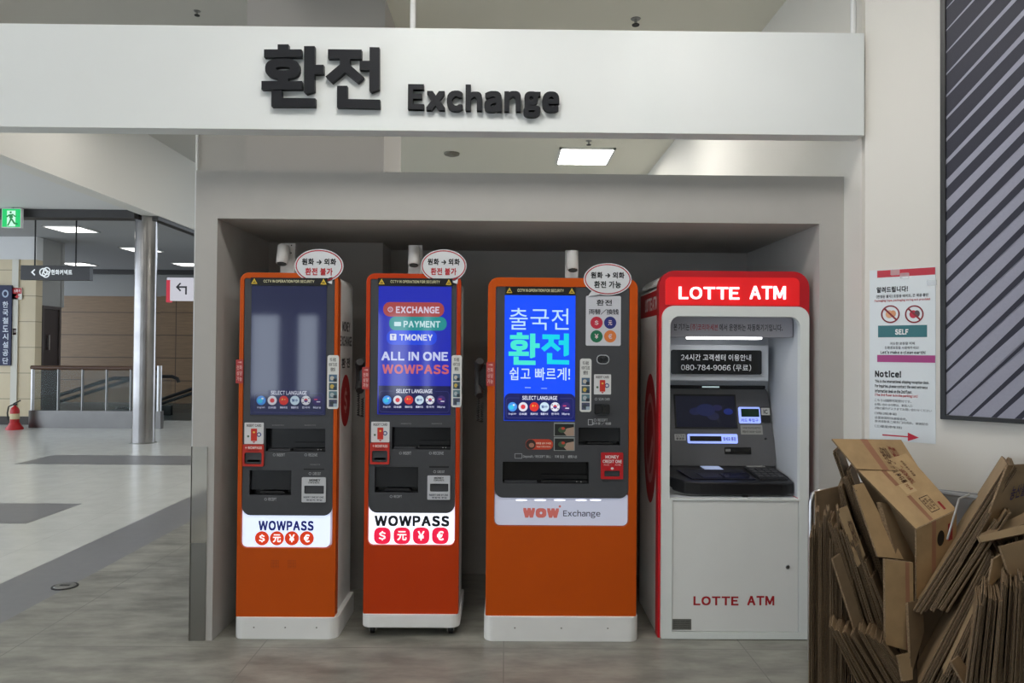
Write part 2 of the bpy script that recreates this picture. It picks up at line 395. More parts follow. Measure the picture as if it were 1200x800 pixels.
for k in (0,1):
    mb = MB(); hangul(mb, k, lambda a, b: fb.T(300+a/7.5, 45+b/7.5, -.03), -.03, -.004, M['black']); mb.build('raised_character', t)
for ch, (a, b, c, d) in zip('Exchange', ((478,98.5,497,128),(499.5,106.5,521.5,129),(523.5,106,542.5,130),(545.5,99,565,129.5),(567.5,106.5,588,131),(591,106.5,610.5,130.5),(613.5,107,633.5,137),(635.5,107,655.5,131))):
    mb = MB(); mb.text(ch, fb.box(a,b,c,d,-.03), -.004, M['black'], bold=.045, depth=.026); mb.build('raised_letter', t)
# ================================================================== kiosks
def tri(mb, cx, cz, r, y, K=cmat):
    mb.flat([(cx-r,cz-r*.8),(cx+r,cz-r*.8),(cx,cz+r)], y, K((236,200,60)))
    mb.flat([(cx-r*.55,cz-r*.52),(cx+r*.55,cz-r*.52),(cx,cz+r*.5)], y-.0004, K((25,25,25)))
    mb.flat([(cx-r*.12,cz-r*.3),(cx+r*.12,cz-r*.3),(cx+r*.12,cz+r*.25),(cx-r*.12,cz+r*.25)], y-.0008, K((236,200,60)))
FLAGS = (('English',(70,150,240),(220,240,255)),('日本語',(225,225,235),(220,60,70)),('简体中文',(220,50,45),(250,190,60)),('繁體中文',(205,228,245),(60,90,150)),('한국어',(228,230,240),(40,60,140)),('More',(60,40,110),(220,70,110)))
def lang_bar(mb, fr, x0, y0, x1, y1, xs, yc, rad, y, s):
    a = fr.box(x0,y0,x1,y1,y)
    o_, i_ = rr(*a,.016), rr(a[0]+.0022,a[1]+.0022,a[2]-.0022,a[3]-.0022,.014)
    mb.ring(o_, i_, y, emat((86,88,160),.6*s))
    w_ = (x1-x0)
    mb.flat(rr(*fr.box(x0+w_*.2,y0-3,x1-w_*.2,y0+3,y),0), y-.0003, emat((16,18,92),.8*s))
    mb.text('SELECT LANGUAGE', fr.box(x0+w_*.24,y0-2.2,x1-w_*.24,y0+2.4,y), y-.0006, emat((235,238,255),s), bold=.02)
    for x, (nm, c1, c2) in zip(xs, FLAGS):
        cx, cz = fr.T(x, yc, y); r_ = rad/F_PX*3.78
        mb.flat(ell(cx,cz,r_,r_,20), y-.0004, emat(c1,s))
        if nm == 'English': mb.flat(ell(cx-r_*.2,cz-r_*.1,r_*.55,r_*.5,14), y-.0008, emat((60,200,235),s)); mb.flat(ell(cx+r_*.3,cz+r_*.4,r_*.25,r_*.2,10), y-.001, emat(c2,s))
        elif nm == '日本語': mb.flat(ell(cx,cz,r_*.5,r_*.5,16), y-.0008, emat(c2,s))
        elif nm == '简体中文': mb.flat([(cx-r_*.5,cz),(cx-r_*.05,cz+r_*.15),(cx-r_*.3,cz+r_*.5)], y-.0008, emat(c2,s)); mb.flat(ell(cx+r_*.25,cz+r_*.2,r_*.12,r_*.12,8), y-.0008, emat(c2,s))
        elif nm == '繁體中文': mb.text('繁中', (cx-r_*.65,cz-r_*.3,cx+r_*.65,cz+r_*.3), y-.0008, emat(c2,s), bold=.02)
        elif nm == '한국어':
            mb.flat(ell(cx,cz,r_*.42,r_*.42,14), y-.0008, emat((200,50,70),s)); mb.flat([(cx-r_*.42,cz),(cx-r_*.2,cz-r_*.36),(cx+r_*.2,cz-r_*.36),(cx+r_*.42,cz)], y-.001, emat(c2,s))
            for u, v_ in ((-.62,.42),(.62,.42),(-.62,-.42),(.62,-.42)): mb.flat(rr(cx+u*r_-r_*.14,cz+v_*r_-r_*.1,cx+u*r_+r_*.14,cz+v_*r_+r_*.1,0), y-.0008, emat((50,50,60),s))
        else:
            mb.flat([(cx-r_*.6,cz+r_*.1),(cx+r_*.1,cz+r_*.1),(cx+r_*.1,cz+r_*.3),(cx-r_*.6,cz+r_*.3)], y-.0008, emat(c2,s)); mb.flat([(cx-r_*.1,cz-r_*.4),(cx+r_*.7,cz-r_*.4),(cx+r_*.7,cz-r_*.2),(cx-r_*.1,cz-r_*.2)], y-.0008, emat((225,225,240),s))
        mb.text(nm, fr.box(x-4.4,yc+rad+1.6,x+4.4,yc+rad+4.2,y), y-.0006, emat((215,218,245),s), bold=.02)
def strip_sticker(t, fr, x0, y0, x1, y1, y):
    mb = MB(); a = fr.box(x0,y0,x1,y1,y); mb.prism(rr(*a,.012), y-.0015, y, cmat((225,226,224)))
    h = y1-y0; mb.text('카드 사용법\nHOW TO USE\n使用方法', fr.box(x0+2,y0+3,x1-2,y0+h*.3,y), y-.002, cmat((40,42,46)), bold=.02)
    for k in range(4):
        q = fr.box(x0+2,y0+h*(.36+.155*k),x1-2,y0+h*(.36+.155*k+.135),y); mb.flat(rr(*q,0), y-.002, cmat(((84,112,140),(70,92,104),(96,128,140),(78,84,110))[k]))
        mb.flat(ell((q[0]*.6+q[2]*.4),(q[1]*.5+q[3]*.5),(q[2]-q[0])*.26,(q[3]-q[1])*.3,10), y-.0024, cmat(((200,196,186),(206,180,90),(180,190,196),(60,70,80))[k]))
        mb.flat(rr(q[0]+(q[2]-q[0])*.55,q[1],q[2],q[1]+(q[3]-q[1])*.45,0), y-.0028, cmat(((40,52,64),(44,60,80),(50,60,72),(170,190,205))[k]))
    mb.build('instruction_strip', t, label='narrow white sticker with four small photos')
def card_sticker(t, fr, x0, y0, x1, y1, y):
    mb = MB(); a = fr.box(x0,y0,x1,y1,y); mb.prism(rr(*a,.004), y-.0015, y, cmat((222,222,224)))
    w_, h_ = x1-x0, y1-y0
    mb.text('INSERT CARD', fr.box(x0+w_*.12,y0+h_*.07,x1-w_*.12,y0+h_*.2,y), y-.002, cmat((70,60,66)), bold=.03)
    mb.flat(rr(*fr.box(x0+w_*.34,y0+h_*.28,x0+w_*.66,y0+h_*.86,y),.003), y-.002, cmat((205,52,38)))
    mb.flat(ell(*fr.T(x0+w_*.76,y0+h_*.56,y),.012,.012,16), y-.0018, cmat((40,58,128))); mb.flat(ell(*fr.T(x0+w_*.76,y0+h_*.56,y),.007,.007,14), y-.0022, cmat((222,222,224)))
    mb.flat(ell(*fr.T(x0+w_*.2,y0+h_*.64,y),.006,.006,12), y-.002, cmat((90,110,90)))
    mb.flat(ell(*fr.T(x0+w_*.5,y0+h_*.45,y),.006,.005,12), y-.0024, cmat((238,196,90)))
    mb.flat([fr.T(x0+w_*.42,y0+h_*.88,y),fr.T(x0+w_*.58,y0+h_*.88,y),fr.T(x0+w_*.5,y0+h_*.96,y)], y-.002, cmat((190,40,30)))
    mb.build('card_notice', t, label='white sticker picturing a red card')
def reader(t, fr, x0, y0, x1, y1, y):
    mb = MB(); a = fr.box(x0,y0,x1,y1,y); q = fr.box(x0+2.2,y0+(y1-y0)*.36,x1-2.2,y0+(y1-y0)*.9,y)
    mb.plate(rr(*a,.004), [rr(*q,.008)], y-.01, y, cmat((196,44,32))); o = mb.build('card_reader', t, label='red card reader plate with black slot')
    g = MB(); g.open_box(q[0],q[2],y-.009,y+.03,q[1],q[3],M['tray']); g.box(q[0]+.012,q[2]-.012,y,y+.03,q[1]+.01,q[1]+.022,M['dark']); g.flat(ell((q[0]+q[2])/2+.012,(q[1]+q[3])/2+.006,.008,.006,12), y+.02, cmat((60,62,64))); g.build('slot', o)
    g = MB(); g.text('+ WOWPASS', fr.box(x0+3,y0+2,x1-2,y0+5.2,y), y-.0105, cmat((240,225,220)), bold=.03); g.text('CARD READER', fr.box(x0+5,y0+6.2,x1-5,y0+8,y), y-.0105, cmat((60,20,18)), bold=.02); g.build('lettering', o)
def bezel_text(mb, fr, s, x0, y0, x1, y1, y, c=(190,192,196), icon=True):
    mb.text(s, fr.box(x0+(4.5 if icon else 0),y0,x1,y1,y), y-.0006, cmat(c), bold=.01)
    if icon:
        cx, cz = fr.T(x0+1.4,(y0+y1)/2,y); mb.ring(ell(cx,cz,.007,.007,12), ell(cx,cz,.0052,.0052,12), y-.0006, cmat(c))
def tray(t, fr, x0, y0, x1, y1, y, kind='bill'):
    a = fr.box(x0,y0,x1,y1,y); mb = MB(); dz = a[3]-a[1]; dx = a[2]-a[0]
    mb.open_box(a[0],a[2],y,y+.05,a[1],a[3],M['dark'],M['tray'])
    if kind == 'bill':
        mb.box(a[0]+dx*.45,a[2]-.004,y+.03,y+.05,a[1]+dz*.18,a[1]+dz*.36,M['tray']); mb.box(a[0]+dx*.45,a[2]-.004,y+.02,y+.05,a[1]+dz*.02,a[1]+dz*.12,M['rubber'])
        mb.box(a[0]+.01,a[0]+dx*.4,y+.015,y+.05,a[1]+dz*.01,a[1]+dz*.08,M['bezel'])
        for k in (.86,.91): mb.box(a[0]+dx*k,a[0]+dx*k+.004,y+.018,y+.02,a[1]+dz*.05,a[1]+dz*.09,cmat((200,200,200)))
    else:
        mb.prism([(a[0]+dx*.2,a[1]+.004),(a[2]-dx*.16,a[1]+.004),(a[2]-dx*.22,a[1]+dz*.14),(a[0]+dx*.26,a[1]+dz*.14)], y+.02, y+.05, M['rubber'])
        mb.box(a[0],a[2],y+.02,y+.024,a[1]+dz*.2,a[3],mat('smoked_flap', (30,31,34), .12))
    mb.build('cash_tray', t)
def money_plate(t, fr, x0, y0, x1, y1, y, rgb, txt, ink):
    a = fr.box(x0,y0,x1,y1,y); q = fr.box(x0+3,y0+(y1-y0)*.33,x1-2,y0+(y1-y0)*.66,y) if rgb[0] > rgb[1]-5 and rgb[1] > 150 else fr.box(x0+4,y0+(y1-y0)*.68,x1-4,y0+(y1-y0)*.9,y)
    mb = MB(); mb.plate(rr(*a,.004), [rr(*q,.003)], y-.008, y, cmat(rgb, .45)); o = mb.build('coin_slot', t, label='white slot plate with dark slot' if rgb[1] > 150 else 'red slot plate with white lettering')
    g = MB(); g.open_box(q[0],q[2],y-.007,y+.03,q[1],q[3],M['tray']); g.box(q[0]+.004,q[2]-.004,y+.008,y+.03,q[1]+(q[3]-q[1])*.3,q[1]+(q[3]-q[1])*.5,M['rubber']); g.build('slot', o)
    g = MB()
    for s, (bx0,by0,bx1,by1), c in txt: g.text(s, fr.box(x0+(x1-x0)*bx0,y0+(y1-y0)*by0,x1-(x1-x0)*(1-bx1),y0+(y1-y0)*by1,y), y-.0086, cmat(c), bold=.03)
    g.build('lettering', o)
def bubble(t, fr, cx, cy_, rx, ry, line2, c2, tail, y):
    k = 3.78/F_PX; x, z = fr.T(cx,cy_,y); a, b = rx*k, ry*k
    mb = MB(); mb.prism(ell(x,z,a,b,40), y-.002, y, cmat((222,224,228), .3))
    q = fr.pts(tail, y); mb.prism(q if sum(q[i][0]*q[(i+1)%3][1]-q[(i+1)%3][0]*q[i][1] for i in range(3)) > 0 else q[::-1], y-.002, y, cmat((222,224,228), .3))
    mb.ring(ell(x,z,a*.955,b*.94,40), ell(x,z,a*.91,b*.875,40), y-.0025, cmat((176,32,52)))
    mb.text('원화 → 외화', (x-a*.70,z+b*.04,x+a*.70,z+b*.44), y-.003, cmat((22,24,30)), bold=.035)
    mb.text(line2, (x-a*.56,z-b*.56,x+a*.56,z-b*.12), y-.003, cmat(c2), bold=.03)
    mb.build('bubble_sign', t, label='white oval sticker with red rim')
def side_tag(t, fr, x0, y0, x1, y1, y):
    a = fr.box(x0,y0,x1,y1,y); mb = MB(); mb.prism(rr(*a,.003), y-.002, y, cmat((176,60,60)))
    mb.text('전화\n상담\n가능', (a[0]+.005,a[1]+.012,a[2]-.005,a[3]-.03), y-.0026, cmat((226,180,176)), bold=.02)
    mb.flat([(a[0]+.006,a[3]-.014),(a[2]-.008,a[3]-.010),(a[2]-.008,a[3]-.020)], y-.0026, cmat((226,180,176)))
    mb.build('side_tag', t, label='small red sticker on the left edge')
def phone(t, x, z0, z1, y):
    mb = MB(); zm = (z0+z1)/2; L = z1-z0
    mb.tube([(x,y-.02,z1),(x-.004,y,z1-L*.08),(x-.012,y+.015,z1-L*.3),(x-.012,y+.015,z0+L*.3),(x-.004,y,z0+L*.08),(x,y-.02,z0)], [.02,.026,.017,.017,.026,.02], M['rubber'], 12)
    mb.box(x-.005,x+.03,y+.0,y+.05,z0+L*.2,z1-L*.1,M['tray'])
    o = mb.build('telephone', t, smooth=True, label='black telephone handset')
    g = MB(); pts = [(x-.008+.006*math.sin(k*2.1),y-.01+.006*math.cos(k*2.1),z0-.004*k) for k in range(34)] + [(x+.012+.006*math.sin(k*2.1),y+.006*math.cos(k*2.1),z0-.14+.004*k) for k in range(26)]
    g.tube(pts, .0035, M['rubber'], 6); g.build('cord', o)
def kiosk(S):
    fr = Fr((P(*S['base_c'],S['Y']).x, S['Y'], 0))
    t = thing('currency_exchange_kiosk', S['label'], 'kiosk', fr)
    out = fr.box(*S['cab']); out = (out[0], fr.T((S['cab'][0]+S['cab'][2])/2, S['cab'][3])[1], out[2], out[3])
    zc0 = out[1]; W_, D_ = out[2]-out[0], S.get('D',.40)
    o4 = rr(out[0], zc0, out[2], out[3], (.006,.006,S['r'],S['r']), 6)
    bz = fr.box(*S['bezel']); lp = fr.box(*S['lit']); hole = rr(min(bz[0],lp[0]), lp[1], max(bz[2],lp[2]), bz[3], (.03,.03,.012,.012), 6)
    mb = MB(); mb.plate(o4, [hole], 0, .06, S.get('shell', M['orange'])); mb.build('front_shell', t, bevel=.006)
    mb = MB(); ins = .008
    mb.prism(rr(out[0]+ins, zc0, out[2]-ins, out[3]-ins, (.004,.004,S['r'],S['r']), 6), .06, D_, M['white']); bd_ = mb.build('cabinet', t, bevel=.004, label='white cabinet body')
    hs = [rr(*fr.box(*q), .002, 2) for q in S['trays']]
    mb = MB(); mb.plate(rr(min(bz[0],lp[0])+.002, bz[1], max(bz[2],lp[2])-.002, bz[3]-.002, (.045,.045,.008,.008), 8), hs, .004, .0094, M['bezel']); mb.build('bezel', t, label='charcoal front panel')
    for q, kd in zip(S['trays'], S['tray_kinds']): tray(t, fr, *q, .0045, kd)
    # header strip
    h = fr.box(*S['head']); mb = MB(); mb.box(h[0],h[2],-.006,.004,h[1],h[3],mat('header_black', (20,20,21), .3))
    mb.text('CCTV IN OPERATION FOR SECURITY', (h[0]+(h[2]-h[0])*.17,h[1]+(h[3]-h[1])*.36,h[2]-(h[2]-h[0])*.17,h[3]-(h[3]-h[1])*.28), -.0066, cmat((215,210,170)), bold=.03)
    tri(mb, h[0]+.02, (h[1]+h[3])/2, .016, -.0066); tri(mb, h[2]-.02, (h[1]+h[3])/2, .016, -.0066)
    mb.build('camera_warning_strip', t, label='black strip with yellow warning triangles')
    # display
    d = fr.box(*S['disp']); mb = MB(); mb.box(d[0],d[2],0,.012,d[1],d[3],S['disp_mat']); dsp = mb.build('display', t, label=S['disp_label'])
    g = MB(); S['screen'](g, fr, -.0006); g.build('screen_picture', dsp)
    # lit sign
    mb = MB(); mb.prism(rr(lp[0]+.003, lp[1]+.003, lp[2]-.003, lp[3], (.027,.027,0,0), 6), .0096, .016, S['lit_mat']); ls = mb.build('lit_sign', t, label=S['lit_label'])
    S['sign'](ls, fr, .009)
    # base
    b = fr.box(*S['base']); S['base_fn'](t, fr, b, D_)
    S['extra'](t, fr, bd_, out, D_)
    return t, fr, out, D_
def plinth(t, fr, b, D_):
    # white base: plan outline with rounded front corners
    mb = MB(); x0, z0, x1, z1 = b; zt_ = z1
    pl_ = rr(x0, -.012, x1, D_, (.05,.05,.01,.01), 6)
    v = [(p_[0],p_[1],0.0) for p_ in pl_] + [(p_[0],p_[1],zt_) for p_ in pl_]; n = len(pl_)
    mb.add(v, [tuple(range(n))[::-1], tuple(range(n,2*n))] + [(i,(i+1)%n,n+(i+1)%n,n+i) for i in range(n)], M['white'])
    for k in (.2,.5,.8): mb.flat(ell(x0+(x1-x0)*k, zt_*.55, .004,.004,8), -.0125, cmat((120,118,112)))
    mb.build('base', t, bevel=.004)
def caster_base(t, fr, b, D_):
    mb = MB(); x0, z0, x1, z1 = b
    pl_ = rr(x0, -.012, x1, D_, (.05,.05,.01,.01), 6); n = len(pl_)
    v = [(p_[0],p_[1],z0) for p_ in pl_] + [(p_[0],p_[1],z1) for p_ in pl_]
    mb.add(v, [tuple(range(n))[::-1], tuple(range(n,2*n))] + [(i,(i+1)%n,n+(i+1)%n,n+i) for i in range(n)], M['white']); mb.build('base', t, bevel=.004)
    for x in (x0+.05, x1-.05):
        for y in (.06, D_-.06):
            c = MB(); r_ = (z0-.004)/2+.002
            c.lathe([(r_*.5,-.014),(r_,-.01),(r_,.01),(r_*.5,.014)], (x,y,r_), M['rubber'], 16, 'X'); c.box(x-.019,x-.015,y-.018,y+.018,r_*.6,z0,M['satin']); c.box(x+.015,x+.019,y-.018,y+.018,r_*.6,z0,M['satin']); c.build('caster', t)
CUR = ('$','元','¥','€')
def badges(ls, fr, xs, yc, rpx, y, rgb, squircle, glow):
    for x, ch in zip(xs, CUR):
        cx, cz = fr.T(x,yc,y); r_ = rpx*3.78/F_PX; mb = MB()
        mb.flat(sq(cx,cz,r_) if squircle else ell(cx,cz,r_,r_,28), y, mat('badge_%d_%d_%d'%rgb, rgb, .4, emit=glow, ergb=rgb))
        hh = r_*.56; ww = hh*(.72 if ch != '元' else 1)
        mb.text(ch, (cx-ww,cz-hh,cx+ww,cz+hh), y-.0006, mat('badge_white', (240,240,240), .4, emit=.8), bold=.025); mb.build('currency_badge', ls)
litw = mat('backlit_white_acrylic', (215,220,235), .35, emit=.78, ergb=(214,228,255))
litb = mat('backlit_white_acrylic_bright', (225,228,240), .35, emit=.95, ergb=(238,240,255))
litd = mat('edge_lit_acrylic', (210,213,228), .35, emit=.22, ergb=(205,212,245))
# --- first kiosk
def scr1(g, fr, y):
    s = .55; lang_bar(g, fr, 298,460,379,483.5,(306,319,332.5,345.5,358.5,371.5),469,5.4,y,s)
def sgn1(ls, fr, y):
    g = MB(); g.text('WOWPASS', fr.box(303,610,367.5,621.5,y), y, cmat((26,36,140),.4), bold=.045); g.build('lettering', ls)
    badges(ls, fr, (307,324.5,342,359.5), 630.5, 8.2, y, (226,62,20), False, .35)
def ex_common(t, fr, out, D_, x0):
    pass
def ex1(t, fr, bd_, out, D_):
    card_sticker(t, fr, 286.5,495,309,520,.004); reader(t, fr, 285,520.5,309.5,546,.004)
    strip_sticker(t, fr, 383.5,416,397,479,-.001); side_tag(t, fr, 276.5,421,285,449,-.001)
    money_plate(t, fr, 354,559,382,588,.004,(206,208,212),[('MONEY',(.32,.06,.78,.16),(40,42,48)),('COIN & NOTE',(.28,.18,.74,.24),(40,42,48)),('INSERT ONE BY ONE',(.08,.76,.92,.83),(70,74,90)),('한장씩 투입',(.2,.88,.85,.94),(70,74,90))],None)
    g = MB()
    for q in ((319,497.3,333,498.8),(357,497.3,370,498.8)): bezel_text(g, fr, 'BANKNOTES', *q, .004, (140,140,142), False)
    bezel_text(g, fr, 'INSERT', 320,531,334,534.5,.004); bezel_text(g, fr, 'RECEIVE', 357,531,372,534.5,.004); bezel_text(g, fr, 'RECEIPT', 310,583,324,586.5,.004); bezel_text(g, fr, 'CARD OUT', 362,553,376,556.5,.004); bezel_text(g, fr, 'TICKETS', 363,543.5,375,545,.004,(140,140,142),False)
    g.flat(rr(*fr.box(356,549,380,550.4,.004),0), .0034, cmat((18,18,20))); g.build('panel_lettering', t)
    bubble(t, fr, 374,311.5,28.5,19.8,'환전 불가',(186,30,44),[(378,328),(390,324),(389,333)],-.0015)
    g = MB()
    for cx in (322,342):
        for i in range(7):
            for j in range(7):
                x, z = fr.T(cx-4.2+i*1.4,656.5+j*1.4); g.flat(ell(x,z,.0016,.0016,6), -.0004, cmat((120,44,6)))
    g.build('speaker_grille', t)
    # lettering on the right side of the white body
    fs = Fr((fr.mw.translation.x+out[2]-.008+.0008, S1['Y']+.06, 0), R(90), base=fr)
    g = MB(); D = D_-.06
    g.text('MONEY', (D*.22,1.60,D*.78,1.655), 0, cmat((30,30,34)), bold=.03); g.text('EXCHANGE', (D*.08,1.52,D*.92,1.575), 0, cmat((30,30,34)), bold=.03); g.text('환 전', (D*.2,1.40,D*.8,1.455), 0, cmat((30,30,34)), bold=.03)
    g.flat(ell(D*.5,1.22,D*.34,D*.42,28), 0, cmat((190,36,40))); g.text('$', (D*.4,1.15,D*.6,1.29), -.0006, cmat((230,170,165)), bold=.03); g.build('side_lettering', t, mw=fs.local)
S1 = dict(Y=3.775, base_c=(335,735), label='narrow orange exchange kiosk with dim grey-blue display, leftmost in the booth', cab=(279,319.5,394.5,722.5), r=.045,
 bezel=(291,326,391,604), lit=(282.5,596,387,642), trays=[(311,502,381,529),(292,551,341,580)], tray_kinds=['bill','flap'], head=(294,325.5,384,334.5), disp=(294,335,382,486), disp_mat=mat('display_dim_blue', (5,6,9), .05, emit=.16, ergb=(60,72,150), spec=.9),
 disp_label='dim dark blue touch display', screen=scr1, lit_mat=litw, lit_label='backlit white sign with navy lettering', sign=sgn1, base=(274,722.5,396,747), base_fn=plinth, extra=ex1)
k1 = kiosk(S1)
# --- second kiosk
def scr2(g, fr, y):
    s = .85
    g.flat(rr(*fr.box(443.5,452,528,485,y),0), y, emat((16,18,86),.7))
    for (q, c, r_) in (((449,354,520.5,371),(176,74,74),.035),((456,371,523.5,387),(30,150,150),.033),((453,387,512,404),(20,70,235),.034)):
        g.flat(rr(*fr.box(*q,y),r_), y-.0003, emat(c,.8))
    for s_, q, c in (('EXCHANGE',(464,359,515,367),(222,206,225)),('PAYMENT',(473,376,516,383.5),(200,232,236)),('TMONEY',(468,391.5,507,399),(220,226,250)),('ALL IN ONE',(447,412,525,422.5),(205,212,250)),('WOWPASS',(448,427,526,438),(205,96,110))):
        g.text(s_, fr.box(*q,y), y-.0007, emat(c,s), bold=.04)
    g.flat(rr(*fr.box(457,391,464.5,398.5,y),.004), y-.0007, emat((225,228,245),s)); g.text('T', fr.box(459,392.5,462.5,397.5,y), y-.001, emat((20,60,210),s), bold=.05)
    x, z = fr.T(457.5,362.5,y); g.ring(ell(x,z,.014,.014,18), ell(x,z,.010,.010,18), y-.0007, emat((210,190,215),s)); g.text('$', (x-.005,z-.008,x+.005,z+.008), y-.0007, emat((210,190,215),s))
    g.flat(rr(*fr.box(462,377,470,382,y),.003), y-.0007, emat((200,232,236),s))
    lang_bar(g, fr, 444.5,458,526.5,483,(453.5,466,479,491.5,504,517),468.5,5.2,y-.0004,s)
def sgn2(ls, fr, y):
    g = MB(); g.text('WOWPASS', fr.box(439,604,526.5,616.5,y), y, cmat((18,24,34),.4), bold=.05); g.build('lettering', ls)
    badges(ls, fr, (448,471,493.5,516), 627.5, 9.8, y, (238,28,72), True, .55)
def ex2(t, fr, bd_, out, D_):
    card_sticker(t, fr, 435,494,456.5,518,.004); reader(t, fr, 434,518.5,456.5,543.5,.004)
    strip_sticker(t, fr, 529,416,541,477,-.001); side_tag(t, fr, 424.5,430,433,456,-.001)
    money_plate(t, fr, 501,557,527.5,585,.004,(200,202,208),[('MONEY',(.3,.05,.72,.13),(40,42,48)),('COIN & NOTE',(.28,.15,.74,.22),(40,42,48)),('INSERT ONE BY ONE',(.08,.76,.92,.84),(70,74,90)),('한장씩 투입',(.2,.88,.85,.95),(70,74,90))],None)
    g = MB()
    for q in ((470,495.5,482,497),(506,495.5,518,497)): bezel_text(g, fr, 'BANKNOTES', *q, .004, (140,140,142), False)
    bezel_text(g, fr, 'INSERT', 468,529,482,532.5,.004); bezel_text(g, fr, 'RECEIVE', 503,529,520,532.5,.004); bezel_text(g, fr, 'RECEIPT', 457,580,471,583,.004); bezel_text(g, fr, 'CARD OUT', 508,551,521,554,.004)
    g.flat(rr(*fr.box(503,546,526,548,.004),0), .0034, cmat((18,18,20))); g.build('panel_lettering', t)
    bubble(t, fr, 520,311.5,27,19.5,'환전 불가',(186,30,44),[(524,328),(537,324),(536,333)],-.0015)
    phone(t, out[0]-.035, fr.T(428,458)[1], fr.T(428,424)[1], .05)
S2 = dict(Y=3.80, shell=M['orange2'], base_c=(481,735), label='narrow orange exchange kiosk on casters with bright blue display, between the two other orange machines', cab=(427.5,320.5,538.5,719), r=.045,
 bezel=(440,327,532,601), lit=(431,594,533,639), trays=[(459,500.5,528,526.5),(439,547,490,577)], tray_kinds=['bill','flap'], head=(443,326,530.5,335), disp=(443,335.5,528.5,485.5), disp_mat=emat((32,44,190),.8),
 disp_label='bright blue touch display', screen=scr2, lit_mat=litb, lit_label='bright backlit white sign with black lettering', sign=sgn2, base=(423.5,719,538.5,734.5), base_fn=caster_base, extra=ex2)
k2 = kiosk(S2)
# --- third, wide kiosk
def scr3(g, fr, y):
    g.flat(rr(*fr.box(591,461,674,492.5,y),(0,0,.03,.03)), y, emat((22,30,100),.9))
    g.text('출국전', fr.box(597,361,666.5,386.5,y), y-.0006, emat((190,225,255),1)); 
    hangul(g, 0, hbox(0, fr.box(596,389.5,632.5,427.5,y)), y-.0012, y, emat((70,232,214),1)); hangul(g, 1, hbox(1, fr.box(634,390.5,667,427,y)), y-.0012, y, emat((10,214,236),1))
    g.text('쉽고 빠르게!', fr.box(597,430.5,668,445.5,y), y-.0006, emat((205,230,255),1), bold=.008)
    for q in ((615,453.5,622,454.5),(634,454.5,641,455.3)): g.flat(rr(*fr.box(*q,y),0), y-.0004, emat((150,180,250),1))
    lang_bar(g, fr, 593,466,672,490,(600.5,613,626,638,650.5,663),476.5,5.4,y-.0004,1)
def sgn3(ls, fr, y):
    g = MB(); sal = mat('salmon_print', (214,116,108), .4, emit=.15)
    g.text('w', fr.box(613,595,627,606.3,y), y, sal, bold=.08); g.text('o', fr.box(627.6,595.2,640.4,606.5,y), y, sal, bold=.08); g.text('w', fr.box(641,595.4,655,606.5,y), y, sal, bold=.08)
    g.flat(ell(*fr.T(656,593.2,y),.006,.006,12), y, sal); g.build('logo', ls, label='salmon coloured word mark')
    g = MB(); g.text('Exchange', fr.box(660,597.5,703.5,607,y), y, cmat((66,66,92),.4), bold=.01); g.build('lettering', ls)
    g = MB()
    for x in (611,633,656,681,698):
        cx, cz = fr.T(x,585.8,y); g.flat(ell(cx,cz,.03,.004,16), y-.0002, mat('led_glow', (240,240,255), .4, emit=1.6))
    g.build('led', ls)
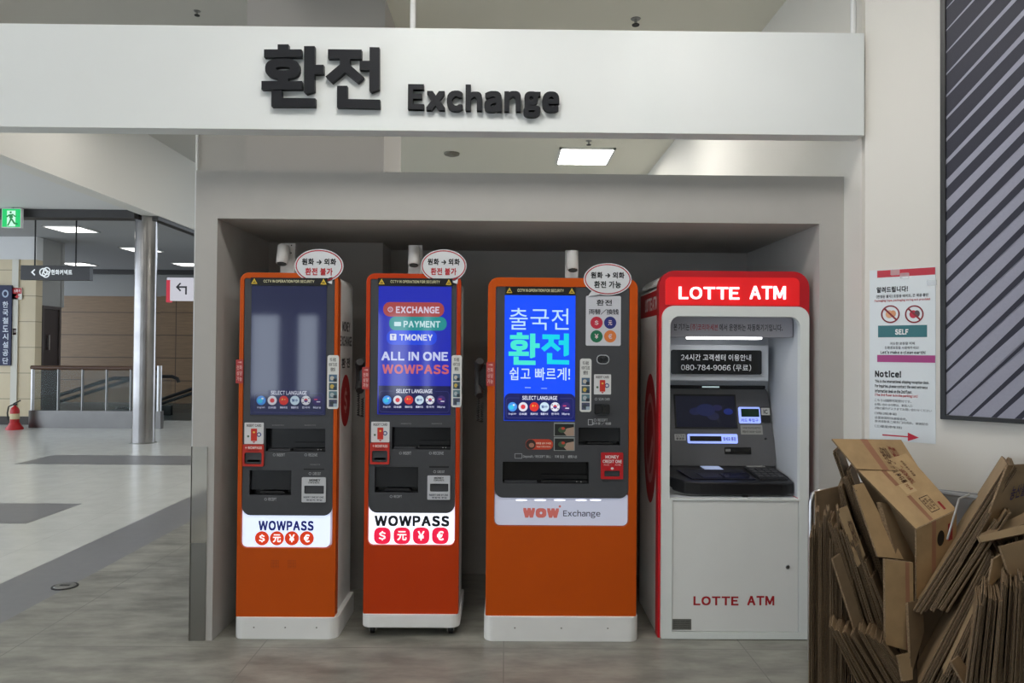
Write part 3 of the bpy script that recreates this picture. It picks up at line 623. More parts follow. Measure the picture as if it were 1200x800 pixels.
def ex3(t, fr, bd_, out, D_):
    side_tag(t, fr, 570,424,579,452,-.001)
    y = .004; mb = MB(); mb.prism(rr(*fr.box(686.5,346.5,727.5,405,y),.008), y-.0015, y, cmat((205,206,214)))
    mb.text('환전', fr.box(699,351,717,358,y), y-.002, cmat((34,36,44)), bold=.02); mb.text('両替／換钱', fr.box(690,362,725,368.5,y), y-.002, cmat((40,42,52)), bold=.015)
    for (cx, cy_, c, ch) in ((699,378,(196,40,66),'$'),(715,378,(40,48,124),'元'),(699,394,(24,112,78),'¥'),(715,394,(224,126,62),'€')):
        x, z = fr.T(cx,cy_,y); mb.flat(ell(x,z,.032,.032,24), y-.002, cmat(c)); mb.text(ch, (x-.010,z-.013,x+.010,z+.013), y-.0024, cmat((225,200,205)), bold=.03)
    mb.build('currency_sticker', t, label='white sticker with four coloured currency discs')
    strip_sticker(t, fr, 679.5,420,693,482.5,.004)
    card_sticker(t, fr, 696,438.5,716,462,.004)
    mb = MB(); mb.prism(rr(*fr.box(699,415.5,714,426.5,y),.022), y-.004, y+.002, cmat((180,182,186),.3)); mb.prism(rr(*fr.box(700,416.5,713,425.5,y),.019), y-.005, y-.004, M['tray'])
    for cx in (704,709.5):
        x, z = fr.T(cx,421,y); mb.lathe([(.009,-.001),(.009,0),(.006,.001)], (x,y-.006,z), M['dark'], 14, 'Y')
    mb.build('camera_lens_pair', t)
    mb = MB(); mb.prism(rr(*fr.box(696.5,473,714,485,y),.006), y-.012, y, M['tray'])
    for cx in (701,710.5):
        q = fr.box(cx-3.6,475,cx+3.6,483.5,y); mb.prism(rr(*q,.004), y-.02, y-.012, M['rubber'])
    mb.build('passport_scanner', t)
    mb = MB(); bezel_text(mb, fr, 'SCAN  CARD', 697,466,714.5,469,.004); bezel_text(mb, fr, 'RECEIPT', 696,490.5,712,493.5,.004); bezel_text(mb, fr, '영수증 / 收据', 694,494.5,716,497.5,.004,icon=False)
    q = fr.box(689,491,694.5,498,.006); mb.ring(rr(*q,0), rr(q[0]+.003,q[1]+.003,q[2]-.003,q[3]-.003,0), 0.0034, cmat((190,192,196)))
    bezel_text(mb, fr, 'Deposit/RECEIPT BILL · 지폐 입금 · 紙幣入出', 613,533,676,537,.004,icon=False)
    q = fr.box(603,531,612,537,.006); mb.ring(rr(*q,.003), rr(q[0]+.003,q[1]+.003,q[2]-.003,q[3]-.003,.002), 0.0034, cmat((160,162,166)))
    mb.build('panel_lettering', t)
    mb = MB(); q = fr.box(616,514.5,648,526.5,y); mb.prism(rr(*q,.024), y-.0015, y, cmat((205,66,40))); x, z = fr.T(622,520.5,y); mb.flat(ell(x,z,.026,.026,18), y-.002, cmat((52,40,38))); mb.flat(ell(x+.004,z-.004,.014,.012,14), y-.0024, cmat((170,120,100)))
    mb.text('외화를 넣어 주세요', fr.box(628,518,646,520.5,y), y-.002, cmat((245,220,200)), bold=.02); mb.text('Insert bills here', fr.box(629,522,645,524,y), y-.002, cmat((245,220,200)), bold=.02); mb.build('cash_hint_sticker', t, label='orange pill shaped sticker')
    for (a, b) in ((495,511),(512,528)):
        mb = MB(); q = fr.box(649,a,673.5,b,y); mb.prism(rr(*q,0), y-.0015, y, cmat((150,156,156))); q2 = fr.box(650,a+1.6,672.5,b-.8,y); mb.flat(rr(*q2,0), y-.002, cmat((30,34,32)))
        w_, h_ = q2[2]-q2[0], q2[3]-q2[1]; mb.flat([(q2[2],q2[1]),(q2[2],q2[1]+h_*.75),(q2[0]+w_*.62,q2[1]+h_*.62),(q2[0]+w_*.45,q2[1]+h_*.3),(q2[0]+w_*.62,q2[1])], y-.0024, cmat((176,150,132))); mb.flat(ell(q2[0]+w_*.38,q2[1]+h_*.5,w_*.2,h_*.26,14), y-.0028, cmat((70,92,66))); mb.flat(ell(q2[0]+w_*.44,q2[1]+h_*.62,w_*.1,h_*.12,10), y-.003, cmat((190,70,50)))
        mb.build('photo_sticker', t, label='small photo sticker of a hand at the slot')
    money_plate(t, fr, 704,530,730,561,.004,(190,22,30),[('MONEY',(.2,.1,.8,.22),(240,225,225)),('CREDIT ONE',(.08,.27,.94,.39),(240,225,225)),('카드 · 지폐',(.12,.43,.88,.49),(230,170,170)),('●',(.44,.55,.57,.64),(240,225,225))],None)
    bubble(t, fr, 712,327,28,18.8,'환전 가능',(30,44,44),[(693,341),(703,345),(689,347)],-.0015)
    phone(t, out[0]-.04, fr.T(566,464)[1], fr.T(566,423)[1], .05)
S3 = dict(Y=3.76, base_c=(657,740), label='wide orange exchange kiosk with brilliant blue display beside the red and white cash machine', cab=(570.5,325.5,746.5,721.5), r=.055,
 bezel=(581,336,736.5,583.5), lit=(579,580,736.5,616.5), trays=[(678,501,727,521.5),(589,541,690,566.5)], tray_kinds=['flap','bill'], head=(592.5,336,674.5,345.5), disp=(591,346,674,493), disp_mat=emat((14,78,255),1.0),
 disp_label='brilliant blue touch display with Korean lettering', screen=scr3, lit_mat=litd, lit_label='white sign lit from its upper edge', sign=sgn3, base=(567,721.5,748,752), base_fn=plinth, extra=ex3, D=.45)
k3 = kiosk(S3)
# --- cctv cameras standing behind the kiosks' tops
def cctv(kk, px, w_, top, tilt, label):
    t0, fr, out, D_ = kk; yb = .17; base = Fr((fr.mw.translation.x+fr.T(px,318,yb)[0], fr.mw.translation.y+yb, out[3]-.008))
    t = thing('security_camera', label, 'camera', base, 'security cameras on top of the kiosks')
    h = P(px, top, base.mw.translation.y).z - base.mw.translation.z; hw = w_/2/F_PX*3.95
    mb = MB(); mb.box(-hw,hw,0,.02,0,h,mat('camera_white', (205,204,202), .4)); 
    for x, z in ((-.5,.94),(.5,.94),(0,.86),(-.4,.74),(.45,.72)): mb.lathe([(.004,0),(.004,.001)], (x*hw,-.0012,h*z), cmat((60,60,60)), 8, 'Y')
    mb.build('mount_plate', t, bevel=.003)
    mb = MB(); mb.tube([(0,0,h*.72),(0,-.03,h*.70)], .010, mat('camera_white', (0,0,0)), 10); mb.build('bracket', t, smooth=True)
    c = Vector((-hw*.3 if tilt else 0,-.05,h*.62)); ax = Vector((0,-.28,-.96)); ax.normalize()
    mb = MB(); mb.tube([c-ax*.055,c-ax*.05,c+ax*.045,c+ax*.05], [.026,.031,.031,.029], mat('camera_white', (0,0,0)), 18); hd = mb.build('camera_body', t, smooth=True)
    mb = MB(); mb.tube([c+ax*.0502,c+ax*.054], [.025,.024], M['dark'], 18); mb.build('lens', hd)
cctv(k1, 337, 17, 285, 1, 'white security camera on a mount above the leftmost orange kiosk')
cctv(k2, 486.5, 16, 287, 0, 'white security camera on a mount above the second orange kiosk')
cctv(k3, 670, 15, 293, 0, 'white security camera on a mount above the wide orange kiosk')
# ================================================================== cash machine
YA = 3.80
fa = Fr((P(860,740,YA).x, YA, 0))
t = thing('cash_machine', 'red and white cash machine with dark keypad terminal at the right end of the booth', 'cash machine', fa)
ro = fa.box(771.5,317.5,948,741); ro = (ro[0], 0.004, ro[2], ro[3])
wf = fa.box(774.5,359,946,741); wf = (wf[0], .006, wf[2], wf[3])
oph = fa.box(784,371,935.5,583.5)
hole_w = rr(oph[0], oph[1], oph[2], oph[3], (0,0,.05,.05), 6)
D_ = .55
mb = MB(); mb.plate(rr(ro[0],ro[1],ro[2],ro[3],(.004,.004,.085,.085),8), [rr(oph[0]-.012,oph[1]-.004,oph[2]+.012,oph[3]+.012,.03,6)], 0, .06, M['red']); mb.build('red_surround', t, bevel=.012)
mb = MB(); X0, X1, Z1 = ro[0]+.006, ro[2]-.006, ro[3]-.006
mb.prism(rr(X0,ro[1],X0+.02,Z1-.06,0), .06, D_, M['white']); mb.prism(rr(X1-.02,ro[1],X1,Z1-.06,0), .06, D_, M['white'])
mb.prism(rr(X0,Z1-.07,X1,Z1,(0,0,.08,.08),8), .06, D_, M['white']); mb.box(X0,X1,D_-.02,D_,ro[1],Z1-.06,M['white']); mb.build('cabinet', t, label='white cabinet body')
mb = MB(); dw = mat('white_powder_coat', (230,234,232), .4)
mb.plate(rr(*wf,(.004,.004,.062,.062),8), [hole_w, rr(*fa.box(786.5,585.5,934.5,739),.004,2)], -.022, .012, dw); mb.build('front_frame', t, bevel=.006)
sg = fa.box(779.5,325,936.5,357.5); mb = MB(); mb.prism(rr(*sg,(.004,.004,.03,.03)), -.006, .01, mat('backlit_red', (226,22,28), .3, emit=.28, ergb=(232,30,34))); s_ = mb.build('lit_sign', t, label='backlit red header sign')
lw = mat('lit_white_letter', (245,240,245), .4, emit=.9)
for word, q in (('LOTTE',(795,336,867.5,350.5)),('ATM',(878,335,922,350.5))):
    x0, z0, x1, z1 = fa.box(*q,-.012); n = len(word); wd = {'L':.82,'O':1.08,'T':1,'E':.86,'A':1.05,'M':1.15}; tot = sum(wd[c] for c in word); x = x0
    for ch in word:
        wl = (x1-x0)*wd[ch]/tot; g = MB(); g.text(ch, (x+wl*.06,z0,x+wl*.94,z1), -.006, lw, bold=.025, depth=.006); g.build('raised_letter', s_); x += wl
# recess: inner walls
iw = mat('recess_white', (208,212,218), .35)
mb = MB(); bk = .44
mb.add([(oph[0],.012,oph[1]),(oph[0],.012,oph[3]),(oph[0]-.004,bk,oph[3]),(oph[0]-.004,bk,oph[1])], [(0,1,2,3)], iw); mb.add([(oph[2],.012,oph[1]),(oph[2],.012,oph[3]),(oph[2],bk,oph[3]),(oph[2],bk,oph[1])], [(3,2,1,0)], iw)
mb.box(oph[0]-.004,oph[2],bk,bk+.01,oph[1],oph[3],iw); mb.box(oph[0],oph[2],.012,bk,oph[3],oph[3]+.006,iw); mb.box(oph[0],oph[2],.012,bk,oph[1]-.006,oph[1],iw)
mb.build('recess_lining', t)
hy = .06; h_ = fa.box(780,366,930,394.5,hy); mb = MB(); mb.box(oph[0],fa.T(929,380,hy)[0],hy,hy+.2,h_[1],oph[3],mat('recess_header', (176,174,184), .5)); hp = mb.build('header_panel', t)
g = MB(); x0, z0, x1, z1 = fa.box(789.5,379.5,920,387.5,hy)
wd3 = [('본 기기는',.145,(40,38,44)),('(주)코리아세븐',.255,(176,44,60)),('에서 운영하는 자동화기기입니다.',.585,(40,38,44))]; x = x0
for s_t, fr_, c in wd3: g.text(s_t, (x,z0,x+(x1-x0)*fr_*.97,z1), hy-.0006, cmat(c), bold=.012); x += (x1-x0)*(fr_+.005)
g.build('lettering', hp)
mb = MB(); lz = h_[1]; xl0, xl1 = fa.T(806,398,.16)[0], fa.T(890,398,.16)[0]; mb.prism(rr(xl0,lz-.012,xl1,lz,(.006,.006,0,0)), .12, .2, mat('lamp_tube', (255,255,255), .4, emit=4.0)); mb.build('lamp', t)
sy_ = .30; q = fa.box(786.5,410,892.5,438.5,sy_); mb = MB(); q0 = fa.box(780,404,900,446,sy_+.02); mb.box(q0[0],q0[2],sy_+.01,bk,q0[1],q0[3],iw); mb.build('upper_housing', t, bevel=.004)
mb = MB(); mb.prism(rr(*q,.012), sy_-.002, sy_+.012, mat('black_gloss_sign', (12,13,16), .12)); bs = mb.build('phone_sign', t, label='black sign with white Korean lettering')
g = MB(); g.text('24시간 고객센터 이용안내', fa.box(798,415,880,422.5,sy_), sy_-.0026, cmat((222,224,228)), bold=.01); g.text('080-784-9066 (무료)', fa.box(798,426.5,880,434.5,sy_), sy_-.0026, cmat((222,224,228)), bold=.01); g.build('lettering', bs)
# terminal fascia, leaning back
yd = .30; zd = fa.T(845,546,yd)[1]
ff = Fr((fa.mw.translation.x, YA+yd, zd), 0, R(-14), base=fa)
gm = mat('gunmetal_plastic', (92,92,94), .35, noise=.03, nscale=30)
tp = ff.T(840,455)[1]; xl, xr = ff.T(785,500)[0], ff.T(906,500)[0]
mb = MB(); mb.prism([(xl,0),(xr-.005,0),(xr+.006,tp*.12),(xr+.008,tp*.24),(xr-.002,tp*.42),(xr-.004,tp*.7),(xr-.012,tp*.96),(xr-.024,tp),(xl,tp)], 0, .05, gm); mb.build('terminal_fascia', t, bevel=.004, mw=ff.local, label='dark grey leaning terminal front')
mb = MB(); mb.box(xl,xr-.03,-.012,.08,tp,tp+.016,M['rubber']); mb.box(ff.T(822,452)[0],ff.T(842,452)[0],-.013,-.012,tp+.002,tp+.010,cmat((210,235,235),.3,.5)); mb.build('terminal_hood', t, mw=ff.local)
def fpart(name, q, m_, y0, y1, r=.004, label=None, **k):
    mb = MB(); mb.prism(rr(*ff.box(*q),r), y0, y1, m_); return mb.build(name, t, mw=ff.local, label=label)
o = fpart('screen', (790,462,863,502), M['rubber'], -.004, .004, .002); g = MB(); a = ff.box(792,464,861.5,500.5); g.flat(rr(*a,0), -.0046, emat((22,24,46),.5))
for (cx, cz, r_, c) in ((.5,.55,.2,(36,44,92)),(.32,.5,.12,(34,40,84)),(.88,.5,.1,(34,52,140)),(.62,.35,.13,(42,44,80)),(.7,.62,.1,(46,44,90))): g.flat(ell(a[0]+(a[2]-a[0])*cx,a[1]+(a[3]-a[1])*cz,(a[2]-a[0])*r_*.8,(a[3]-a[1])*r_,18), -.005-.0002*r_*10, emat(c,.5))
g.build('screen_picture', o)
bl = mat('blue_lit_surround', (170,190,250), .3, emit=.75, ergb=(150,170,255))
o = fpart('card_slot', (865.5,477,890.5,496), bl, -.008, .002, .008, 'blue lit slot surround with green window'); g = MB(); g.flat(rr(*ff.box(868,479,889,488.5),.002), -.0086, cmat((14,50,36),.15)); g.text('카드 투입구', ff.box(868,490.5,888,494.5), -.0086, cmat((60,70,170)), bold=.02); g.build('slot', o)
o = fpart('bill_slot', (805.5,508.5,864,519.5), bl, -.008, .002, .008, 'blue lit slot surround with long black slot'); g = MB(); g.flat(rr(*ff.box(808,511,845,517),.002), -.0086, M['dark']); g.text('명세표 통장', ff.box(847,512,862,516.5), -.0086, cmat((60,70,170)), bold=.02); g.build('slot', o)
o = fpart('contactless_reader', (891,477,902,495), M['rubber'], -.008, .002, .004); g = MB(); g.flat(rr(*ff.box(891.5,478,901.5,486.5),.002), -.0086, cmat((196,196,192))); g.text('IC', ff.box(894,480,899,485), -.009, cmat((60,60,60)), bold=.03); g.build('label', o)
o = fpart('notice_plate', (868,498,893.5,509), cmat((150,150,146)), -.002, .002, .001); g = MB(); g.text('수수료 안내 FEE NOTICE', ff.box(870,500,891.5,502.6), -.0026, cmat((50,50,52)), bold=.02); g.text('영업시간 00:30~23:30', ff.box(870,504.4,891.5,507), -.0026, cmat((50,50,52)), bold=.02); g.build('lettering', o)
o = fpart('notice_plate', (790.5,508.5,803.5,516), cmat((180,180,178)), -.002, .002, .001); g = MB(); g.text('CCTV\n촬영중', ff.box(792,509.5,802,515), -.0026, cmat((50,50,52)), bold=.02); g.build('lettering', o)
o = fpart('receipt_slot', (849,524,880,532), M['tray'], -.004, .002, .003); g = MB(); g.box(*(lambda a: (a[0],a[2],-.008,-.004,a[1],a[3]))(ff.box(858,527,879,529)), M['dark']); g.flat(rr(*ff.box(850,526,856,529),0), -.0046, cmat((120,120,120))); g.build('slot', o)
x, z = ff.T(897,514); mb = MB(); mb.lathe([(.006,-.004),(.006,.002)], (x,0,z), M['tray'], 12, 'Y'); mb.build('lock', t, mw=ff.local)
# keypad deck: wide black shelf
z0a = fa.T(870,565,.03)[1]; zb_ = fa.T(870,580,.03)[1]; zback = zd+.002
xa, xb, xc, xd = fa.T(803,565,.03)[0], fa.T(934,565,.03)[0], oph[0]+.002, fa.T(906,546,yd)[0]
out_ = [(xc+.002,yd+.02,zback),(xc,.16,zback-.03),(xa,.045,z0a),(xa+.08,.03,z0a-.003),(xb-.08,.03,z0a-.003),(xb-.012,.04,z0a),(xb-.012,.12,z0a+.02),(xd,yd+.02,zback)]
n = len(out_); dz = z0a-zb_
mb = MB(); mb.add(out_ + [(a,b,c-dz) for a,b,c in out_], [tuple(range(n))[::-1] if False else tuple(range(n)), tuple(range(n,2*n))[::-1]] + [(i,n+i,n+(i+1)%n,(i+1)%n) for i in range(n)], mat('black_deck', (26,26,29), .3))
dk = mb.build('keypad_deck', t, bevel=.008)
def deck(u, v):                                                # point on the sloping deck top
    f0 = Vector((xa+(xb-.012-xa)*u,.045,z0a)); f1 = Vector((xc+(xd-xc)*u,yd,zback)); return f0.lerp(f1, v)
def dquad(mb, u0, v0, u1, v1, m_, h):
    a = [deck(u0,v0),deck(u1,v0),deck(u1,v1),deck(u0,v1)]; up = Vector((0,0,h))
    mb.add([p+up for p in a]+[p for p in a], [(0,1,2,3),(0,4,5,1),(1,5,6,2),(2,6,7,3),(3,7,4,0)], m_)
mb = MB(); dquad(mb, .1,.12,.68,.7, mat('deck_glass', (22,24,40), .08), .004); dquad(mb, .22,.2,.4,.45, mat('deck_tray', (36,38,62), .12), .006); dquad(mb, .42,.2,.6,.45, mat('deck_tray', (36,38,62), .12), .006); mb.build('cash_tray', dk)
mb = MB(); dquad(mb, .72,.1,.97,.85, M['rubber'], .006); kp = mb.build('keypad', dk)
for i in range(4):
    for j in range(4):
        g = MB(); dquad(g, .735+.058*i, .2+.14*j, .78+.058*i, .3+.14*j, mat('keypad_key', (62,63,66), .4), .011); g.build('key', kp)
mb = MB(); dquad(mb, .36,.74,.52,.95, cmat((176,190,225),.3,.3), .003); mb.build('guide_label', dk)
mb = MB(); dquad(mb, .76,.9,.92,.98, cmat((150,150,148)), .003); mb.build('label_plate', dk)
lo_ = [(xc,yd,zback-.02),(xc,.14,zback-.075),(xa+.02,.055,zb_-.002),(xb-.01,.055,zb_-.002),(xd,yd,zback-.02)]; n = len(lo_)
mb = MB(); mb.add(lo_+[(a,b,oph[1]+.003) for a,b,c in lo_], [tuple(range(n)), tuple(range(n,2*n))[::-1]] + [(i,n+i,n+(i+1)%n,(i+1)%n) for i in range(n)], mat('deck_grey', (150,150,148), .45)); mb.build('deck_underside', t, label='grey underside of the keypad deck')
x, z = fa.T(872,582,.05); mb = MB(); mb.box(x-.014,x+.014,.03,.05,zb_-.012,zb_-.001,M['rubber']); mb.build('latch', t)
# lower door
dr = fa.box(787,586,934,738.5); mb = MB(); mb.box(dr[0],dr[2],-.016,.03,dr[1],dr[3],mat('white_door', (232,233,231), .38, noise=.01)); do = mb.build('door', t, bevel=.003)
mb = MB(); x, z = fa.T(923,664,-.016); mb.lathe([(.009,-.006),(.011,-.003),(.011,0)], (x,-.016,z), M['satin'], 16, 'Y'); mb.flat(rr(x-.0012,z-.005,x+.0012,z+.005,0), -.0226, M['dark']); mb.build('lock', do, label='small round key lock')
g = MB()
for word, q in (('LOTTE',(812,698.5,866,709)),('ATM',(875,698,908,709))):
    x0, z0, x1, z1 = fa.box(*q,-.016); tot = sum(wd[c] for c in word); x = x0
    for ch in word: wl = (x1-x0)*wd[ch]/tot; g.text(ch, (x+wl*.06,z0,x+wl*.94,z1), -.0166, cmat((170,18,30)), bold=.035); x += wl
g.build('lettering', do, label='red lettering')
mb = MB(); q = fa.box(788,725,810,737.5,-.016); mb.prism(rr(*q,0), -.0175, -.016, M['satin']); 
for k in range(4): mb.text('정격 AC 220V 60Hz 2A'[:20-2*k], (q[0]+.006,q[1]+.008+.011*k,q[2]-.01,q[1]+.014+.011*k), -.018, cmat((50,50,50)), bold=.01)
mb.build('rating_plate', do, label='small metal rating plate')
mb = MB(); mb.box(dr[0],dr[2],-.004,.03,.006,dr[1]-.004,M['rubber']); mb.build('kick_gap', t)
# left side: red band with lettering, large red emblem
fs = Fr((fa.mw.translation.x+ro[0]+.006-.0008, YA+D_, 0), R(-90), base=fa)
g = MB(); L = D_-.06; z0, z1 = fa.T(776,366)[1], fa.T(776,345)[1]
g.flat([(0,z0-.01),(L,z0-.01),(L,z1+.03),(0,z1+.03)], 0, cmat((190,18,30),.4)); g.text('LOTTE ATM', (L*.3,z0+.02,L*.97,z1), -.0006, cmat((235,225,228)), bold=.04)
g.flat(ell(L*.62,1.02,L*.36,.36,36), 0, cmat((176,18,32),.4)); g.ring(ell(L*.62,1.02,L*.25,.25,36), ell(L*.62,1.02,L*.2,.2,36), -.0006, cmat((214,150,152))); g.flat([(L*.5,.84),(L*.56,.80),(L*.80,1.0),(L*.76,1.05)], -.001, cmat((214,150,152)))
g.build('side_graphics', t, mw=fs.local, label='red band and red oval emblem on the left side')
# ================================================================== corner guard on the booth
cx0, cx1 = XL-.004, P(242,640,YF).x
mb = MB(); zt_ = P(233,523,YF).z; zm = P(233,636,YF).z
mb.box(cx0,cx1,YF-.004,YF,.0,zm,mat('dull_steel', (150,148,144), .3, metal=1)); mb.box(cx0,cx1,YF-.004,YF,zm+.001,zt_,M['mirror']); mb.box(cx0-.003,XL,YF-.004,YF+.07,0,zt_,M['mirror'])
g_ = mb.build('corner_guard'); tag(g_, 'polished steel guard strip on the lower left corner of the grey booth', 'corner guard')
# ================================================================== slanting wall: notice and striped panel
fn = Fr(fw.mw.translation, WA)
t = thing('notice_poster', 'tall white paper notice with red and purple bars taped to the pale wall', 'poster', Fr(fw.mw.translation, WA))
c4 = fn.pts([(1021,316),(1096,313),(1097,520),(1017,514)], -.003)
us = [p_[0] for p_ in c4]; zs = [p_[1] for p_ in c4]; nb = ((us[0]+us[3])/2, (zs[2]+zs[3])/2, (us[1]+us[2])/2, (zs[0]+zs[1])/2)
mb = MB(); mb.prism(rr(*nb,0), -.003, 0, mat('notice_paper', (222,228,232), .25)); mb.build('sheet', t)
def N(x0, y0, x1, y1): 
    a = fn.T(x0,(y0+y1)/2,-.003)[0]; b = fn.T(x1,(y0+y1)/2,-.003)[0]; zt1 = fn.T((x0+x1)/2,y0,-.003)[1]; zb1 = fn.T((x0+x1)/2,y1,-.003)[1]; return (a,zb1,b,zt1)
y = -.0036; g = MB()
for q, c in (((1028,315,1096,323.5),(190,28,52)),((1029,381,1086.5,395),(34,108,116)),((1028,416,1096,424.5),(168,48,124))): g.flat(rr(*N(*q),0), y, cmat(c,.35))
for (cx, c, c2) in ((1043.5,(226,172,130),(214,150,110)),(1071.5,(196,40,70),(90,70,78))):
    a = N(cx-11,357.5,cx+11,378.5); X, Z = (a[0]+a[2])/2, (a[1]+a[3])/2; rx, rz = (a[2]-a[0])/2, (a[3]-a[1])/2
    g.flat(ell(X-rx*.1,Z,rx*.42,rz*.45,14), y, cmat(c)); g.flat(ell(X+rx*.3,Z+rz*.05,rx*.3,rz*.38,12), y-.0003, cmat(c2)); g.ring(ell(X,Z,rx,rz,30), ell(X,Z,rx*.84,rz*.84,30), y-.0006, cmat((140,42,52)))
    g.flat([(X-rx*.72,Z+rz*.58),(X-rx*.58,Z+rz*.72),(X+rx*.72,Z-rz*.58),(X+rx*.58,Z-rz*.72)], y-.0009, cmat((140,42,52)))
ar = N(1034,506,1077,516); g.flat([(ar[0],(ar[1]+ar[3])/2+.003),(ar[0],(ar[1]+ar[3])/2-.003),(ar[0]+(ar[2]-ar[0])*.7,(ar[1]+ar[3])/2-.003),(ar[0]+(ar[2]-ar[0])*.7,(ar[1]+ar[3])/2+.003)], y, cmat((200,36,62)))
g.flat([(ar[0]+(ar[2]-ar[0])*.7,ar[1]),(ar[2],(ar[1]+ar[3])/2),(ar[0]+(ar[2]-ar[0])*.7,ar[3])], y, cmat((200,36,62))); g.build('printed_shapes', t)
g = MB(); K = (32,34,40); K2 = (70,74,84)
for s_t, q, c, bo in (('알려드립니다!',(1027.5,335.5,1064,342.5),K,.04),('(한정된 물자) 포장용 테이프, 끈 제공 중단',(1027,344.5,1088,348.5),K,.02),('Packaging tape, packaging string not provided',(1025,350,1090,353.3),(190,50,60),.02),('SELF',(1049,385.5,1064.5,392),(232,238,238),.05),
   ('과도한 포장을 피해',(1043,400.5,1072,404),K2,.01),('친환경포장을 사용해주세요!',(1037,405.5,1077,409),K2,.01),("Let's make a clean earth!",(1032,410.5,1084.5,414.5),K,.03),('Notice!',(1025.5,434,1056,442),K,.05),
   ('This is the international shipping reception desk.',(1025.5,445.5,1089,450),K,.03),('For inquiries, please contact the east entrance',(1025.5,451,1087,455.5),K,.03),('information desk on the 2nd floor.',(1025.5,456.5,1069,460.5),K,.03),('(The 3rd floor is in the parking lot)',(1025.5,461.5,1075.5,465.5),(196,50,62),.03),
   ('こちらは国際宅配受付です。',(1025,468,1068,471),K2,0),('お問い合わせの際は、東側入口',(1025,473,1069,476),K2,0),('2階の案内デスクまでお問い合わせください',(1025,478,1092,481),K2,0),('(3階は駐車場)',(1025,483,1051,486),K2,0),('这里是国际快递接收处。',(1025,488.5,1063,491.5),K2,0),('咨询请联系二楼东门问讯台，谢谢配合',(1025,493.5,1088,496.5),K2,0),('(三楼是停车场)',(1025,498.5,1057,501.5),K2,0)):
    g.text(s_t, N(*q), y-.0008, cmat(c), bold=bo)
g.build('lettering', t)
g = MB()
for px, py in ((1049,319),(1060,323),(1092,331)): x, z = fn.T(px,py,-.004); g.flat(rr(x-.02,z-.014,x+.02,z+.014,.006), -.0046, mat('clear_tape', (235,238,240), .12, alpha=.35))
g.build('tape', t)
t = thing('striped_wall_panel', 'large black framed panel of dark and pale diagonal stripes on the right wall', 'wall art', Fr(fw.mw.translation, WA))
fy = -.035; pz0 = fn.T(1103,491,fy)[1]; pu0 = fn.T(1101.5,250,fy)[0]; pu1 = pu0+1.35; pz1 = pz0+2.35
mb = MB(); ir = (pu0+.022, pz0+.02, pu1-.022, pz1-.02)
mb.plate(rr(pu0,pz0,pu1,pz1,0), [rr(*ir,0)], fy, 0, mat('black_frame', (24,24,27), .4)); mb.build('frame', t, bevel=.002)
mb = MB(); mb.box(ir[0],ir[2],fy+.012,-.001,ir[1],ir[3],mat('dark_slate_print', (50,50,63), .5, spec=.3, noise=.05, nscale=90)); pn = mb.build('printed_board', t)
g = MB(); ls_ = mat('pale_grey_print', (156,156,172), .5, spec=.3, noise=.03, nscale=90); uA = ir[0]; zA = fn.T(1106,0,fy)[1]; k_ = (fn.T(1106,0,fy)[1]-fn.T(1106,480,fy)[1])/480
uB = fn.T(1200,200,fy)[0]; kr = (fn.T(1200,0,fy)[1]-fn.T(1200,480,fy)[1])/480; zB = fn.T(1200,0,fy)[1]
def interp(x, tb):
    if x <= tb[0][0]: return tb[0][1]
    for (x0, y0), (x1, y1) in zip(tb, tb[1:]):
        if x <= x1: return y0+(y1-y0)*(x-x0)/(x1-x0)
    return tb[-1][1]
for i in range(-26, 40):
    yl = 281+25.8*(i+.5); f_ = min(1.3,max(-.6,yl/490)); yr = yl-(105-21*f_)
    dl = interp(yl, ((-300,.0),(0,.05),(100,.08),(170,.15),(195,.22),(220,.38),(245,.54),(281,.68),(384,.80),(486,.90),(600,.94))); dr_ = interp(yr, ((-300,.08),(-100,.2),(12,.28),(120,.38),(200,.5),(295,.55),(480,.67),(700,.8)))
    hl, hr = 25.8*dl/2, 27*dr_/2
    L0, L1, R0, R1 = zA-(yl-hl)*k_, zA-(yl+hl)*k_, zB-(yr-hr)*kr, zB-(yr+hr)*kr
    t2 = (ir[2]+.1-uA)/(uB-uA); E0, E1 = L0+(R0-L0)*t2, L1+(R1-L1)*t2
    pg = clip([(uA,L1-1e-5),(ir[2]+.1,E1),(ir[2]+.1,E0),(uA,L0+1e-5)], *ir)
    if len(pg) >= 3: g.flat(pg, fy+.0114, ls_)
g.build('pale_stripes', pn)
# ================================================================== ceiling lights, detectors, sprinklers
def ceiling_light(loc, sx, sy_, s, label, group=None):
    t = thing('ceiling_light', label, 'ceiling light', Fr(loc), group)
    mb = MB(); mb.v = []; 
    fm = mat('light_frame', (225,225,222), .5)
    for a in ((-sx,-sx+.025,-sy_,sy_),(sx-.025,sx,-sy_,sy_),(-sx,sx,-sy_,-sy_+.025),(-sx,sx,sy_-.025,sy_)): mb.box(a[0],a[1],a[2],a[3],-.02,0,fm)
    mb.build('frame', t)
    mb = MB(); mb.box(-sx+.02,sx-.02,-sy_+.02,sy_-.02,-.014,-.002,mat('light_diffuser_%g'%s, (240,240,238), .5, emit=s, ergb=(255,252,246))); mb.build('diffuser', t)
p_ = PZ(685,182.5,ZC); ceiling_light((p_.x,p_.y,ZC), .31,.34, PANEL_REAR, 'square bright ceiling light panel seen between the sign beam and the booth top')
for (px, py, lb) in ((84,268,'lit ceiling panel nearest the green exit sign in the left hall'),(92,309,'lit ceiling panel just above the black hanging sign in the left hall'),(166,292,'lit ceiling panel partly behind the steel column'),(222,309.5,'lit ceiling panel at the booth edge, right of the steel column')):
    p_ = PZ(px,py,ZL); ceiling_light((p_.x,p_.y,ZL), .33,.33, PANEL_FAR, lb)
GLN = ('square ceiling light panel out of view over the exchange zone', 'ceiling panels of the exchange zone')
